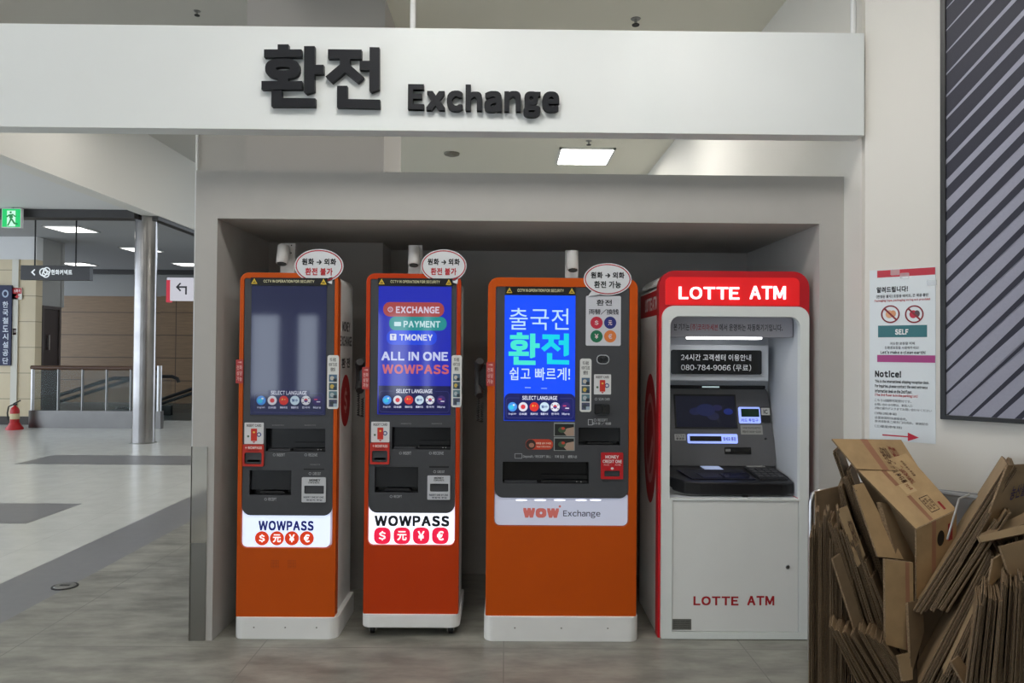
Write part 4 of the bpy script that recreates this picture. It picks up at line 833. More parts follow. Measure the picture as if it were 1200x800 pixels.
for x, y_ in ((-.45,2.25),(1.05,2.25),(-.45,-.2),(1.5,-.2),(-.45,-3.2),(2.2,-3.2),(.8,-6.2),(3.6,-6.2),(.75,6.1)): ceiling_light((x,y_,ZC), .31,.31, PANEL_FRONT if y_ == 2.25 else (PANEL_REAR if y_ > 3 else PANEL_NEAR), *GLN)  # last panel, hidden behind the beam, is added to brighten column and wall
GLA = ('added unseen square ceiling light panel in the high ceiling on the left', 'added ceiling panels of the high ceiling')  # unseen panels added to brighten the atrium side and the beam
for x, y_ in ((-2.2,1.9),(-4.2,1.9),(-2.6,-1.5),(-4.4,-1.5),(-3.2,-5.5),(-4.4,5.6),(-2.9,9.0),(-3.4,11.2),(-4.4,8.6)): ceiling_light((x,y_,ZH), .31,.31, PANEL_ATRIUM, *GLA)
GLH = ('added unseen square ceiling light panel in the lower hall ceiling before the dark track', 'added near ceiling panels of the lower hall')  # unseen panels added to brighten the hall floor
for x, y_ in ((-7.5,1.5),(-10,1.5),(-7.2,4.6),(-10,4.6),(-6.6,7.2),(-9.6,7.6),(-7.4,-2.5)): ceiling_light((x,y_,ZL), .33,.33, PANEL_HALL, *GLH)
def sprinkler(px, py, zc, label):
    p_ = PZ(px,py,zc); t = thing('sprinkler', label, 'sprinkler', Fr((p_.x,p_.y,zc)))
    mb = MB(); mb.lathe([(.03,-.004),(.034,0)], (0,0,0), M['satin'], 18); mb.build('ceiling_rose', t)
    mb = MB(); mb.lathe([(.01,-.04),(.01,-.004)], (0,0,0), M['satin'], 10); mb.lathe([(.024,-.046),(.026,-.04)], (0,0,0), M['rubber'], 14); mb.build('head', t)
sprinkler(231,13,ZH,'small dark sprinkler head in the ceiling above the left end of the beam'); sprinkler(745,22,ZC,'small dark sprinkler head in the ceiling above the right half of the beam'); sprinkler(690,165,ZC,'small sprinkler head just behind the bright ceiling panel')
p_ = PZ(529.5,179.5,ZC); mb = MB(); mb.lathe([(.05,-.03),(.085,-.018),(.09,0)], (0,0,0), mat('detector_grey', (120,116,104), .5), 20); o = mb.build('smoke_detector'); o.location = (p_.x,p_.y,ZC); tag(o, 'round smoke detector on the ceiling left of the bright light panel', 'smoke detector')
# ================================================================== left hall
CX = PZ(162,520,0.0)
t = thing('steel_column', 'round polished steel column standing in the left hall', 'column', Fr((CX.x,CX.y+.16,0)))
mb = MB(); mb.lathe([(.165,0),(.165,ZL)], (0,0,0), mat('column_steel', (158,155,154), .2, metal=1, noise=.16, nscale=2.5, bump=.35, bscale=5), 48); mb.build('shaft', t, smooth=True)
mb = MB(); mb.lathe([(.2,0),(.2,.006),(.168,.012)], (0,0,0), M['satin'], 32); mb.build('base_ring', t)
YW = 14.1; xe = P(41,400,YW).x
c_ = MB(); zt_ = P(20,304,YW).z
tm = tile_mat('beige_wall_tile', (208,192,160), (150,138,112), 1.3, .4, .04, 2, jw=.008, sy=.5, axis='XZ')
c_.box(XB-9, xe, YW, YW+.2, 0, zt_, tm); c_.box(XB-9, xe, YW, YW+.2, zt_, ZL, M['ceil2']); struct(c_, 'wall_left')
c_ = MB(); c_.box(XB-9, xe, YW-.02, YW, 0, .16, mat('dark_skirting', (52,44,38), .5)); struct(c_, 'baseboard_left')
c_ = MB(); c_.box(P(14,400,YW).x, P(21.5,400,YW).x, YW-.03, YW, 0, zt_, mat('pilaster_white', (216,212,200), .5)); struct(c_, 'trim_7')
YR = 14.9; c_ = MB(); c_.box(xe-.1, xe, YW+.2, YR, P(55,357,YW).z, ZL, mat('hall_grey', (152,151,147), .6)); c_.box(xe-.1, xe, YR-.02, YR+.1, P(55,357,YW).z, ZL, mat('hall_grey', (0,0,0))); c_.box(xe-4, xe-.1, YR, YR+.1, 0, ZL, mat('hall_grey', (0,0,0))); struct(c_, 'wall_return')
t = thing('service_door', 'dark brown service door behind the glass railing at the end of the tiled wall', 'door', Fr((xe,YW+.2,0), R(90)))
Ld = YR-YW-.2; zd_ = P(55,357,YW).z
mb = MB(); mb.plate([(0,0),(Ld,0),(Ld,zd_),(0,zd_)], [[(.06,.01),(Ld-.05,.01),(Ld-.05,zd_-.06),(.06,zd_-.06)]], -.01, .1, mat('door_frame_dark', (74,66,64), .4)); mb.build('frame', t)
mb = MB(); mb.box(.065,Ld-.055,.02,.06,.012,zd_-.065,mat('door_brown', (56,47,46), .35)); lf = mb.build('leaf', t); mb = MB(); mb.box(Ld*.3,Ld*.36,-.03,0,1.45,1.75,M['steel']); mb.box(Ld*.32,Ld*.34,0,.02,1.5,1.7,M['steel']); mb.build('pull_handle', lf)
YV = 20.0
c_ = MB(); zw = P(140,347,YV).z; wm = tile_mat('oak_panel', (132,107,80), (80,64,48), 9.0, .5, .14, 2.5, (1,1,14), jw=.012, sy=.62, axis='XZ')
c_.box(xe-6, -2, YV, YV+.2, -3, zw, wm); c_.box(xe-6, -2, YV-.02, YV+.2, zw, zw+.6, mat('hall_grey2', (150,150,148), .6)); c_.box(xe-6,-2,YV-.2,YV,zw+.6,ZL,trk); struct(c_, 'wall_far')
c_ = MB(); c_.box(P(193,400,YV).x, -2, YV-.25, YV, -3, zw, wm); struct(c_, 'wall_far_pier')
# dark gap between ceiling and far wall
# railing
YG = 13.6; xr0, xr1 = P(36,480,YG).x, P(190,480,YG).x
t = thing('glass_railing', 'glass railing with brown wooden handrail around the escalator opening', 'railing', Fr(((xr0+xr1)/2,YG,0)))
hw = (xr1-xr0)/2; ztop = P(110,431,YG).z
mb = MB(); mb.box(-hw,hw,-.06,.06,0,P(110,481,YG).z,mat('dark_steel', (112,110,108), .3, metal=1, noise=.08, nscale=3)); mb.build('plinth', t, label='stainless steel plinth')
zg0, zg1 = P(110,481,YG).z, ztop-.05
for k in range(5):
    a, b = -hw+.06+(2*hw-.2)*k/5, -hw+.06+(2*hw-.2)*(k+1)/5
    mb = MB(); mb.box(a+.012,b-.012,-.006,.006,zg0,zg1,M['glass']); mb.build('glass_pane', t)
    mb = MB(); mb.box(b-.007,b+.007,-.03,.03,zg0,zg1+.03,M['satin']); mb.build('baluster', t)
mb = MB(); mb.tube([(-hw,0,ztop),(hw-.1,0,ztop)], .04, mat('walnut_rail', (84,58,42), .4), 12); mb.build('handrail', t, smooth=True, label='brown wooden handrail')
mb = MB(); mb.tube([(-hw+.03,0,0),(-hw+.03,0,ztop-.03)], .03, M['steel'], 12); mb.build('post', t, smooth=True)
mb = MB(); mb.tube([(hw-.06,0,0),(hw-.06,0,ztop+.05)], .045, M['steel'], 14); mb.build('post', t, smooth=True)
c_ = MB(); c_.box(xe-5, -2, 15.1, 19.7, -.02, .004, mat('escalator_pit', (48,60,62), .3)); struct(c_, 'floor_pit')
def escalator(y0, y1, x0, z0, x1, z1, label):
    t = thing('escalator', label, 'escalator', Fr(((x0+x1)/2,(y0+y1)/2,0))); ox, oy = (x0+x1)/2, (y0+y1)/2
    def pth(y_, dz, ext): return [(x0-ox-ext,y_-oy,z0+dz),(x0-ox,y_-oy,z0+dz),(x1-ox,y_-oy,z1+dz),(x1-ox+ext,y_-oy,z1+dz)]
    for y_ in (y0, y1):
        mb = MB(); a = pth(y_, .75, .7); lo = pth(y_, .62, .85)
        mb.tube([lo[0]]+[(a[0][0]-.12,a[0][1],z0+.70)]+a+[(a[-1][0]+.12,a[-1][1],z1+.70),lo[-1]], .04, M['rubber'], 10); mb.build('handrail', t, smooth=True)
        mb = MB(); b = pth(y_, .1, .7)
        for i in range(3): mb.add([(b[i][0],b[i][1]-.005,b[i][2]),(b[i+1][0],b[i+1][1]-.005,b[i+1][2]),(a[i+1][0],a[i+1][1]-.005,a[i+1][2]-.05),(a[i][0],a[i][1]-.005,a[i][2]-.05)], [(0,1,2,3)], M['glass'])
        mb.build('balustrade', t)
        mb = MB()
        for i in range(3): mb.add([(b[i][0],b[i][1]-.05,b[i][2]-.35),(b[i+1][0],b[i+1][1]-.05,b[i+1][2]-.35),(b[i+1][0],b[i+1][1]-.05,b[i+1][2]),(b[i][0],b[i][1]-.05,b[i][2]),(b[i][0],b[i][1]+.05,b[i][2]-.35),(b[i+1][0],b[i+1][1]+.05,b[i+1][2]-.35),(b[i+1][0],b[i+1][1]+.05,b[i+1][2]),(b[i][0],b[i][1]+.05,b[i][2])], [(0,1,2,3),(3,2,6,7),(7,6,5,4),(4,5,1,0)], mat('escalator_skirt', (58,64,64), .3, metal=.5))
        mb.build('skirt', t)
    mb = MB(); n = 10
    for k in range(n):
        xa_, xb_ = x0+(x1-x0)*k/n, x0+(x1-x0)*(k+1)/n; zz_ = z0+(z1-z0)*(k+.5)/n-.05; mb.box(xa_-ox,xb_-ox,y0+.06-oy,y1-.06-oy,zz_-.2,zz_,M['metalgrey'])
    mb.build('steps', t)
escalator(15.2,16.3,-10.9,-.75,-8.2,.12,'escalator with black handrails rising behind the glass railing, left of the steel column'); escalator(16.9,18.0,-8.9,-.75,-6.2,.2,'escalator with black handrails further back, seen right of the steel column')
# fire extinguisher
p_ = PZ(17,503,0.0); t = thing('fire_extinguisher', 'red fire extinguisher on a red stand by the tiled wall', 'fire extinguisher', Fr((p_.x,min(p_.y,YW-.2),0)))
rm = mat('extinguisher_red', (186,22,30), .3)
mb = MB(); mb.lathe([(.14,0),(.14,.03),(.10,.08),(.085,.12)], (0,0,0), mat('red_plastic', (190,26,32), .4), 20); mb.build('stand', t, smooth=True)
mb = MB(); mb.lathe([(.07,.08),(.075,.1),(.075,.34),(.06,.39),(.025,.42),(.025,.44)], (0,0,0), rm, 20); cyl = mb.build('cylinder', t, smooth=True); mb = MB(); mb.lathe([(.0765,.19),(.0765,.29)], (0,0,0), cmat((214,200,160)), 20); mb.build('label', cyl)
mb = MB(); mb.box(-.03,.03,-.02,.02,.44,.47,M['rubber']); mb.tube([(-.02,0,.47),(.10,0,.53)], .012, M['rubber'], 8); mb.build('handle', t)
mb = MB(); mb.tube([(-.03,-.02,.45),(-.08,-.05,.42),(-.10,-.05,.3),(-.09,-.04,.17)], .012, M['rubber'], 8); mb.build('hose', t)
# hydrant sign, call point, banner
def wallcard(name, label, cat, q, rgb, draw, Y=YW-.03, th=.02):
    f = Fr((P((q[0]+q[2])/2,q[3],Y).x, Y, P((q[0]+q[2])/2,q[3],Y).z)); mb = MB(); a = f.box(*q); mb.prism(rr(*a,.004), 0, th, cmat(rgb)); o = mb.build(name); o.matrix_world = f.mw; tag(o, label, cat)
    g = MB(); draw(g, f, -.001); g.build('lettering', o)
    return o
def d1(g, f, y):
    g.flat(rr(*f.box(14.5,337.5,25.3,344,y),0), y, cmat((196,36,40))); g.text('소화기', f.box(16,338.8,24,342.6,y), y-.002, cmat((240,220,220)), bold=.03)
    g.flat(rr(*f.box(19,345,21,347.5,y),0), y, cmat((196,36,40))); g.flat(f.pts([(16.8,347),(23.2,347),(20,349.6)],y), y-.002, cmat((196,36,40)))
wallcard('extinguisher_sign', 'small red and white sign with a downward arrow on the white pilaster', 'sign', (14,337,25.6,350.6), (226,222,214), d1)
def d2(g, f, y): g.text('119', f.box(15.4,386.6,18.2,389.4,y), y, cmat((235,215,210)), bold=.02)
wallcard('call_point', 'tiny red plate on the white pilaster below the arrow sign', 'sign', (14.8,384.8,18.8,392.2), (168,40,44), d2)
def d3(g, f, y):
    for k, ch in enumerate('한국철도시설공단'): g.text(ch, f.box(3,353+9.4*k,9.6,360.5+9.4*k,y), y, cmat((214,220,232)), bold=.02)
    x, z = f.T(6.2,344,y); g.ring(ell(x,z,.062,.075,20), ell(x,z,.036,.046,20), y, cmat((170,184,206)))
wallcard('vertical_banner', 'tall navy banner with white Korean lettering on the tiled wall', 'banner', (-26,334,13,428), (22,30,72), d3, Y=YW-.06, th=.05)
# exit sign
fe = Fr((P(13,244,11.1).x, 11.1, P(13,244,11.1).z)); t = thing('exit_sign', 'glowing green running man exit sign hanging from the hall ceiling', 'exit sign', fe)
a = fe.box(2,244,24.5,266.5); mb = MB(); mb.box(a[0],a[2],0,.06,a[1],a[3],M['white']); mb.box((a[0]+a[2])/2-.01,(a[0]+a[2])/2+.01,.02,.04,a[3],ZL-fe.mw.translation.z,M['satin']); mb.build('housing', t)
y = -.001; gl = emat((20,205,110),1); wl_ = emat((205,255,228),1); g = MB(); g.flat(rr(a[0]+.008,a[1]+.008,a[2]-.008,a[3]-.008,0), y, gl)
w_ = a[2]-a[0]; h_ = a[3]-a[1]
def E(u, v): return (a[0]+w_*u, a[1]+h_*v)
g.flat([E(.28,.06),E(.72,.06),E(.72,.88),E(.28,.88)], y-.001, wl_)
for pg in ([(.42,.74),(.52,.74),(.52,.84),(.42,.84)],[(.38,.68),(.56,.70),(.60,.52),(.46,.42),(.40,.52)],[(.46,.46),(.56,.46),(.70,.26),(.84,.22),(.84,.14),(.64,.18)],[(.44,.44),(.54,.44),(.44,.24),(.36,.08),(.28,.10),(.38,.28)],[(.38,.68),(.40,.60),(.28,.52),(.24,.58)],[(.54,.70),(.66,.56),(.76,.56),(.76,.62),(.70,.62),(.58,.72)]): g.flat([E(*p__) for p__ in pg], y-.002, emat((10,130,66),1))
g.build('lit_face', t)
# black hanging sign
fh = Fr((P(64,327,12.1).x, 12.1, P(64,327,12.1).z)); t = thing('hanging_sign', 'black hanging sign with white arrow, ring emblem and Korean lettering in the left hall', 'sign', fh)
a = fh.box(24,311,105,328); mb = MB(); mb.box(a[0],a[2],0,.1,a[1],a[3],mat('sign_black', (44,43,46), .4)); mb.build('panel', t)
for px in (41,89):
    x = fh.T(px,300,.05)[0]; mb = MB(); mb.tube([(x,.05,a[3]-.01),(x,.05,ZL-fh.mw.translation.z)], .012, M['rubber'], 8); mb.build('hanger_rod', t)
g = MB(); y = -.001; W1 = emat((225,235,240),.95); x, z = fh.T(53,318.8,y)
g.flat(fh.pts([(40.5,315),(41.3,316.3),(38.6,318.8),(41.3,321.6),(40.5,323),(36.2,318.8)],y), y, W1)
for (dx, dz, r_) in ((-.03,0,.07),(.025,.02,.065),(.01,-.028,.065)): g.ring(ell(x+dx,z+dz,r_,r_,20), ell(x+dx,z+dz,r_*.72,r_*.72,20), y-.0005*abs(dx)*30, W1)
g.text('한화커넥트', fh.box(60,315.8,84.5,322,y), y, W1, bold=.03); g.build('lettering', t)
# white direction sign behind the booth edge
fd = Fr((P(250,353,9).x, 9, P(250,353,9).z)); t = thing('direction_sign', 'white sign with a red edge and a black turn left arrow beside the booth', 'sign', fd)
a = fd.box(195.5,325.5,300,352.5); mb = MB(); mb.box(a[0],a[2],0,.06,a[1],a[3],emat((214,214,224),.8)); mb.build('panel', t)
mb = MB(); b = fd.box(195,328,199.3,354); mb.box(b[0],b[2],-.004,.064,b[1],b[3],cmat((206,44,68),.5,.25)); mb.build('red_edge', t, label='red edge strip')
for px in (245,290):
    x = fd.T(px,330,.03)[0]; mb = MB(); mb.tube([(x,.03,a[3]-.01),(x,.03,ZH-fd.mw.translation.z)], .012, M['satin'], 8); mb.build('hanger_rod', t)
g = MB(); y = -.001; K = cmat((40,42,50))
g.flat(rr(*fd.box(207,335.2,219,337.2,y),0), y, K); g.flat(rr(*fd.box(217,335.2,219,345,y),0), y-.0005, K); g.flat(fd.pts([(206,336.2),(211,331),(212.4,332.2),(208.8,336.2),(212.4,340.2),(211,341.4)],y), y-.001, K)
g.text('화장실\nToilet', fd.box(227.5,333,268,346,y), y, K, bold=.02); g.build('lettering', t)
# floor socket
p_ = PZ(76,687,0.002); t = thing('floor_outlet', 'round metal outlet cover set in the grey floor band', 'floor outlet', Fr((p_.x,p_.y,.002)))
mb = MB(); mb.lathe([(.075,0),(.075,.004),(.066,.006),(.05,.006)], (0,0,0), M['rubber'], 28); mb.build('rim', t); mb = MB(); mb.lathe([(.062,.0055),(.06,.008)], (0,0,0), M['satin'], 24); mb.box(-.03,.03,-.008,.008,.008,.0095,M['rubber']); mb.build('lid', t)
# ================================================================== flattened cartons in the cart
def card_mat(name, rgb, edge=False):
    if name in _m: return _m[name]
    m = mat(name, rgb, .75, noise=.1, nscale=14, bump=.15, bscale=220, stretch=(1,1,1)); return m
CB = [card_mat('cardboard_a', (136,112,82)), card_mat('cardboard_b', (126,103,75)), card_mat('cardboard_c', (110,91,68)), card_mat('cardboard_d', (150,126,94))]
CE = mat('cardboard_edge', (128,106,80), .8, noise=.45, nscale=170); CF = mat('cardboard_flute', (70,56,42), .85, noise=.5, nscale=260)
def slab(mb, B, T, dvec, th, m_, seed):
    e = (T-B); n = e.cross(dvec).normalized(); 
    rnd = random.Random(seed); plies = 3 if th > .006 else 1; pt = th/plies
    for k in range(plies):
        o0 = n*(k*pt - th/2); o1 = n*((k+1)*pt - th/2 - pt*.16); j = Vector((0, rnd.uniform(-.006,.006), 0)); tj = e.normalized()*rnd.uniform(-.008,.004)
        v = [B+o0+j, T+o0+j+tj, T+o0+dvec+tj, B+o0+dvec, B+o1+j, T+o1+j+tj, T+o1+dvec+tj, B+o1+dvec]
        mb.add(v, [(0,1,2,3),(7,6,5,4)], m_); mb.add(v, [(0,4,5,1),(1,5,6,2),(2,6,7,3),(3,7,4,0)], CE)
        # corrugation seen along the front edge: a thin darker flute line sunk between the liners
        ax = (T-B).normalized(); L = (T-B).length; q0, q1 = o0+(o1-o0)*.3, o0+(o1-o0)*.7; f_ = dvec.normalized()*-.0008
        mb.add([B+q0+j+f_, T+q0+j+tj+f_, T+q1+j+tj+f_, B+q1+j+f_], [(0,3,2,1)], CF)
cnt = [0]
def carton(b, tp, Y, depth, th, yaw, label, group=None, m_=None, Yt=None):
    cnt[0] += 1; Bp = P(b[0], b[1], Y); Tp = P(tp[0], tp[1], Yt or Y)
    if Bp.z < .1: Bp = Bp + (Tp-Bp)*((.102-Bp.z)/(Tp.z-Bp.z))
    yw = math.atan2(Bp.x*.5+Tp.x*.5, Bp.y*.5+Tp.y*.5)+R(yaw)*.45; d = Vector((math.sin(yw), math.cos(yw), 0))*depth
    mb = MB(); slab(mb, Bp, Tp, d, th, m_ or CB[cnt[0]%4], cnt[0]); o = mb.build('flattened_carton'); tag(o, label, 'cardboard', group); return o
rn = random.Random(5)
GL = ('flattened brown carton standing upright at the left end of the pile', 'upright cartons at the left end')
for i in range(13):
    x = 948.5+i*4.1+rn.uniform(-.6,.6); carton((x+rn.uniform(-1,1),812), (x+rn.uniform(-1,2),622-8*(i%3)+rn.uniform(-12,8)+(i>8)*20), 2.98+.01*(i%3), .13, .0125, rn.uniform(-4,8), *GL)
GM = ('flattened brown carton leaning left in the middle of the pile', 'cartons leaning left')
for (tx, ty, bx, by, Y) in ((977,529,1052,742,3.12),(984,568,1040,770,3.05),(990,560,1062,760,3.06),(994,552,1068,768,3.08),(1001,574,1060,760,3.02),(972,612,1024,800,2.98),(978,618,1034,806,2.97),(985,622,1040,800,2.97),(991,628,1046,806,2.96),(998,634,1054,806,2.96),(1004,640,1060,806,2.95),(1012,660,1066,806,2.95),(1020,676,1074,806,2.94),
   (973,734,1012,812,2.86),(979,737,1020,812,2.86),(988,740,1030,812,2.86),(997,742,1040,812,2.85),(1006,738,1048,812,2.85),(1015,742,1058,812,2.85),(1024,748,1066,812,2.84),(1032,754,1072,812,2.84)):
    carton((bx,by), (tx,ty), Y, .24, .016, rn.uniform(2,14), *GM)
GR = ('flattened brown carton leaning right in the right half of the pile', 'cartons leaning right')
for (tx, ty, bx, by, Y) in ((1181,545,1072,716,2.86),(1186,546,1077,718,2.85),(1191,548,1083,716,2.85),(1160,600,1092,716,2.82),(1168,610,1101,714,2.81),(1182,600,1108,716,2.80),(1160,648,1078,806,2.78),(1166,652,1086,806,2.77),(1172,650,1096,806,2.77),(1179,648,1104,806,2.76),(1186,650,1112,806,2.76),(1193,646,1120,806,2.75),(1150,702,1108,792,2.70),(1158,698,1118,792,2.69),(1166,694,1126,798,2.69),
   (1204,640,1130,806,2.78),(1214,632,1140,806,2.78),(1226,626,1150,806,2.78)):
    carton((bx,by), (tx,ty), Y, .26, .016, rn.uniform(-10,2), *GR)
GU = ('flattened brown carton standing upright at the front right of the pile', 'upright cartons at the front right')
for i in range(15):
    x = 1140+i*6.2+rn.uniform(-1,1); carton((x-6+i*.3,812), (x+8-i*.6,704-i*1.5+rn.uniform(-8,8)-(i>4)*8), 2.56+.008*(i%4), .26, .016, rn.uniform(-8,2), *GU)
# single sheets one can pick out
def sheet(corners, th, label, m_, prints=None, name='flattened_carton', parent=None):
    p4 = [P(a,b,c) for a,b,c in corners]; n0 = (p4[1]-p4[0]).cross(p4[-1]-p4[0]); p4 = [p4[0],p4[1]] + [CAM+ray(a,b)*(n0.dot(p4[0]-CAM)/n0.dot(ray(a,b))) for a,b,c in corners[2:-1]] + [p4[-1]]; n = n0.normalized()
    if n.dot(CAM-p4[0]) < 0: n = -n
    mb = MB(); m4 = len(p4); v = p4 + [q - n*th for q in p4]; top = tuple(range(m4)) if (p4[1]-p4[0]).cross(p4[2]-p4[1]).dot(n) > 0 else tuple(range(m4))[::-1]
    mb.add(v, [top, tuple(i+m4 for i in top[::-1])], m_); mb.add(v, [(i,(i+1)%m4,(i+1)%m4+m4,i+m4) for i in range(m4)], CE)
    o = mb.build(name, parent)
    if parent is None: tag(o, label, 'cardboard')
    if prints:
        def uv(u, v_): return p4[0]+(p4[1]-p4[0])*u+(p4[3]-p4[0])*v_+(p4[0]-p4[1]+p4[2]-p4[3])*u*v_
        g = MB(); prints(g, uv, n); g.build('printed_marks', o)
    return o
LG = card_mat('cardboard_light', (184,153,112)); LG2 = card_mat('cardboard_light_b', (170,140,101)); TP = cmat((158,112,86),.3)
INK, RED = cmat((92,62,48)), cmat((150,46,44))
def ptext(g, uv, n, s_t, u0, v0, u1, v1, m_, h=.0012, bold=.02):          # text running along +u, upright towards -v
    vs, fs, bb = glyphs(s_t, bold, 0); g.add([uv(u0+(a-bb[0])/(bb[2]-bb[0])*(u1-u0), v1+(b-bb[1])/(bb[3]-bb[1])*(v0-v1))+n*h for a,b,_ in vs], fs, m_)
def pquad(g, uv, n, u0, v0, u1, v1, m_, h=.0008): g.face([uv(u0,v0)+n*h,uv(u1,v0)+n*h,uv(u1,v1)+n*h,uv(u0,v1)+n*h][::-1], m_)
# big folded carton on top: panel, second panel, end flap
def pr_a(g, uv, n):
    pquad(g, uv, n, .40,0,.50,1, TP); ptext(g, uv, n, '농산물 도매시장', .56,.25,.68,.8, INK); ptext(g, uv, n, '취급주의 FRESH', .72,.2,.82,.9, RED)
big = sheet([(975,514,3.16),(1056,515,3.20),(1080,553,3.08),(1004,549,3.06)], .007, '', LG2, pr_a); tag(big, 'large light folded carton with red print on top of the pile', 'cardboard')
def pr_b(g, uv, n):
    pquad(g, uv, n, .03,.34,.16,.42, TP); pquad(g, uv, n, .16,.34,.40,.42, TP); pquad(g, uv, n, .58,.36,.98,.44, TP)
    ptext(g, uv, n, '신선 농산물', .12,.50,.40,.60, INK); ptext(g, uv, n, 'FRESH FRUIT', .20,.64,.45,.72, RED); ptext(g, uv, n, '10 kg', .42,.5,.52,.58, RED); ptext(g, uv, n, '국내산 우수 농산물', .08,.78,.36,.83, INK)
    pquad(g, uv, n, .40,.40,.56,.62, cmat((196,166,124),.3))
    pquad(g, uv, n, .66,.52,.90,.72, cmat((70,54,42))); pquad(g, uv, n, .67,.53,.89,.71, LG, .0012); ptext(g, uv, n, '품명 과일\n중량 10kg\n등급 특', .69,.54,.87,.70, INK, .0016); pquad(g, uv, n, .80,.78,.93,.83, RED)
def big_panel():
    c = [(1004,549,3.07),(1074,620,2.90),(1121,597,2.96),(1062,531,3.14)]
    sheet(c, .008, '', LG, pr_b, 'top_panel', big)
    def pr_c(g, uv, n):
        for (u, v_, ru, rv, m_) in ((.60,.26,.09,.10,M['dark']),): g.face([uv(u+ru*math.cos(2*math.pi*k/20),v_+rv*math.sin(2*math.pi*k/20))+n*.001 for k in range(20)], m_)
        pquad(g, uv, n, .78,.12,.90,.34, RED); pquad(g, uv, n, .38,.0,.48,1, TP)
    sheet([(1074,620,2.895),(1121,598,2.955),(1120,690,2.98),(1074,708,2.92)], .008, '', LG2, pr_c, 'end_flap', big)
    sheet([(1002,549,3.10),(1073,622,2.93),(1072,660,2.96),(1030,600,3.08)], .006, '', CB[2], None, 'side_panel', big)
big_panel()
sheet([(1000,568,3.02),(1012,566,3.04),(1059,655,2.93),(1029,652,2.92)], .008, 'smooth light carton panel slanting below the big printed carton', LG2)
sheet([(1032,588,2.99),(1060,684,2.93),(1073,684,2.94),(1073,640,2.97),(1046,592,3.02)], .02, 'dark edged carton wedged under the big printed carton', CB[1])
def pr_d(g, uv, n): pquad(g, uv, n, .72,0,.86,1, TP)
sheet([(1037,655,2.86),(1070,659,2.88),(1071,764,2.90),(1038,755,2.87)], .012, 'light carton flap hanging upright in the centre of the pile', LG2, pr_d)
def pr_e(g, uv, n): ptext(g, uv, n, '취급주의', .45,.25,.85,.8, INK)
sheet([(981,597,3.0),(993,592,3.02),(1014,650,2.96),(1006,664,2.94)], .008, 'short carton flap with faint print on the left slope of the pile', CB[3], pr_e)
sheet([(956,576,3.22),(986,569,3.24),(994,660,3.22),(958,680,3.20)], .01, 'brown carton panel behind the upright bundle beside the cart handle', CB[2])
sheet([(976,655,2.95),(985,648,2.97),(1013,735,2.93),(1003,742,2.91)], .01, 'wide brown carton leaning in the middle left of the pile', CB[2])
def pr_f(g, uv, n): ptext(g, uv, n, '농산물', .3,.35,.6,.6, cmat((64,44,84))); pquad(g, uv, n, .7,0,.8,1, cmat((96,70,60)))
sheet([(1181,545,2.84),(1225,543,2.94),(1225,590,2.93),(1150,626,2.83)], .008, 'tall brown carton panel at the right edge topping the right stack', CB[0], pr_f)
sheet([(1148,626,2.80),(1225,588,2.86),(1225,604,2.84),(1152,632,2.78)], .01, 'brown carton folded over the right stack', CB[1])
sheet([(1146,628,2.77),(1235,606,2.82),(1235,618,2.80),(1150,635,2.755)], .012, 'carton edge sticking out flat across the right stack', CB[3])
sheet([(1164,655,2.74),(1185,643,2.78),(1180,668,2.77),(1158,690,2.72)], .008, 'light carton flap poking out of the right stack', LG2)
sheet([(1172,640,2.72),(1240,622,2.78),(1240,672,2.76),(1184,676,2.70)], .01, 'brown carton panel behind the front right upright bundle', CB[0])
sheet([(1064,706,2.87),(1081,702,2.90),(1083,740,2.88),(1068,792,2.84)], .012, 'dark narrow carton standing in the valley of the pile', CB[2])
sheet([(1052,768,2.84),(1068,764,2.86),(1070,796,2.83),(1058,798,2.82)], .01, 'small carton corner at the foot of the valley', CB[3])
sheet([(1115,775,2.62),(1124,768,2.64),(1150,808,2.62),(1136,812,2.60)], .01, 'bent carton flap at the bottom of the right stack', CB[1])
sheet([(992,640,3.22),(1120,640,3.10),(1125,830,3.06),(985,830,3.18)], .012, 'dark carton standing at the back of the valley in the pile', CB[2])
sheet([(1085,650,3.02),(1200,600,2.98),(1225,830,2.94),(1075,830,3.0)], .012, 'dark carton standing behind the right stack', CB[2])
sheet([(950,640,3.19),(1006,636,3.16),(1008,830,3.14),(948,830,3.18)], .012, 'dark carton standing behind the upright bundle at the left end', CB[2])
sheet([(984,575,3.20),(1032,590,3.16),(1062,725,3.12),(1000,725,3.18)], .012, 'dark carton standing behind the left leaning cartons', CB[2])
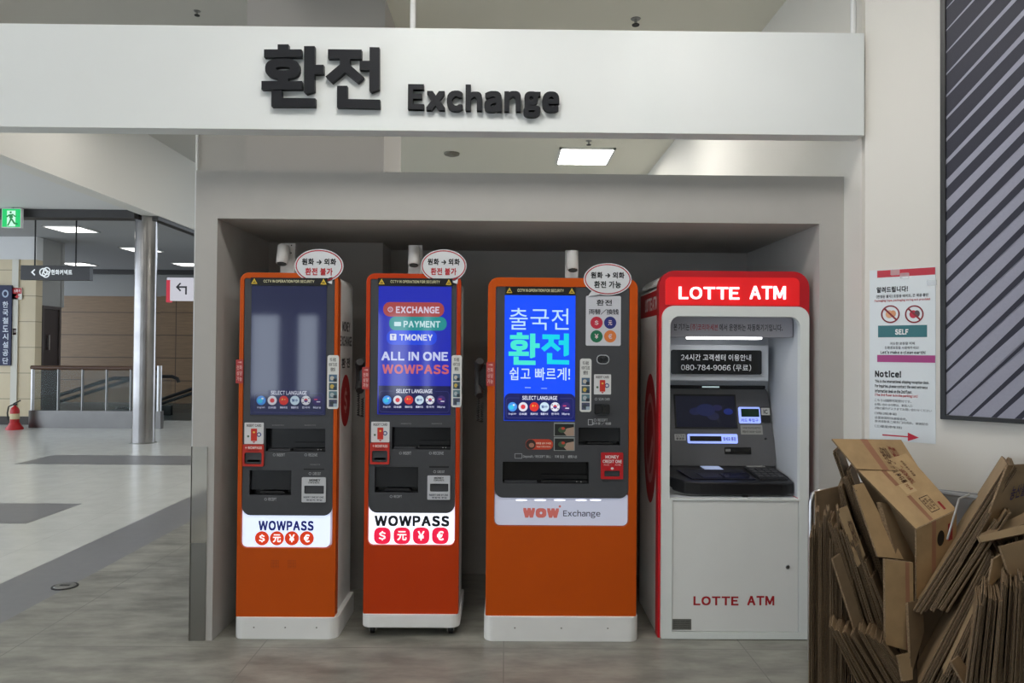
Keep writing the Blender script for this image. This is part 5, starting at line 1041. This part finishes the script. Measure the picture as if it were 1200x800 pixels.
# cart under the cartons
fc = Fr((1.62,2.95,0)); t = thing('platform_cart', 'silver tube cart with a grey rear panel holding the flattened cartons', 'cart', fc)
def lc(px, py, Y): return P(px,py,Y)-fc.mw.translation
mb = MB(); mb.box(-.18,.62,-.30,.34,.075,.1,M['metalgrey']); mb.build('deck', t, bevel=.01)
for x in (-.12,.54):
    for y_ in (-.22,.26):
        c = MB(); c.lathe([(.025,-.015),(.034,-.012),(.034,.012),(.025,.015)], (x,y_,.034), M['rubber'], 16, 'X'); c.box(x-.022,x+.022,y_-.015,y_+.015,.05,.076,M['satin']); c.build('caster', t)
a, b = lc(950,640,3.30), lc(956.5,575,3.30)
mb = MB(); mb.tube([(a.x,a.y,.1),(a.x,a.y,a.z),(a.x+.002,a.y,b.z-.05),(a.x+.012,a.y,b.z-.015),(a.x+.04,a.y,b.z),(a.x+.09,a.y,b.z)], .013, M['steel'], 10); mb.build('handle', t, smooth=True, label='silver tubular handle')
a, b = lc(1098,573,3.14), lc(1165,582,3.04); mb = MB(); 
mb.add([(a.x-.05,a.y,.1),(b.x+.1,b.y-.02,.1),(b.x+.1,b.y-.02,b.z),(a.x-.05,a.y,a.z+.005),(a.x-.05,a.y+.012,.1),(b.x+.1,b.y-.008,.1),(b.x+.1,b.y-.008,b.z),(a.x-.05,a.y+.012,a.z+.005)], [(0,1,2,3),(7,6,5,4),(0,4,5,1),(1,5,6,2),(2,6,7,3),(3,7,4,0)], M['metalgrey']); 
mb.build('rear_panel', t, label='grey metal rear panel'); a2, b2 = lc(1096,576,3.11), lc(1165,586,3.02)
mb = MB(); mb.tube([(a2.x,a2.y,a2.z),(b2.x,b2.y,b2.z)], .011, M['metalgrey'], 8); mb.build('top_rail', t, smooth=True)
q0, q1, q2 = lc(1136,579,2.90), lc(1124,584,2.90), lc(1110,632,2.89); mb = MB(); mb.tube([q0,q1,q1+(q2-q1)*.1,q2], .0042, M['steel'], 8); mb.build('wire_hook', t, smooth=True, label='bent silver wire rod')
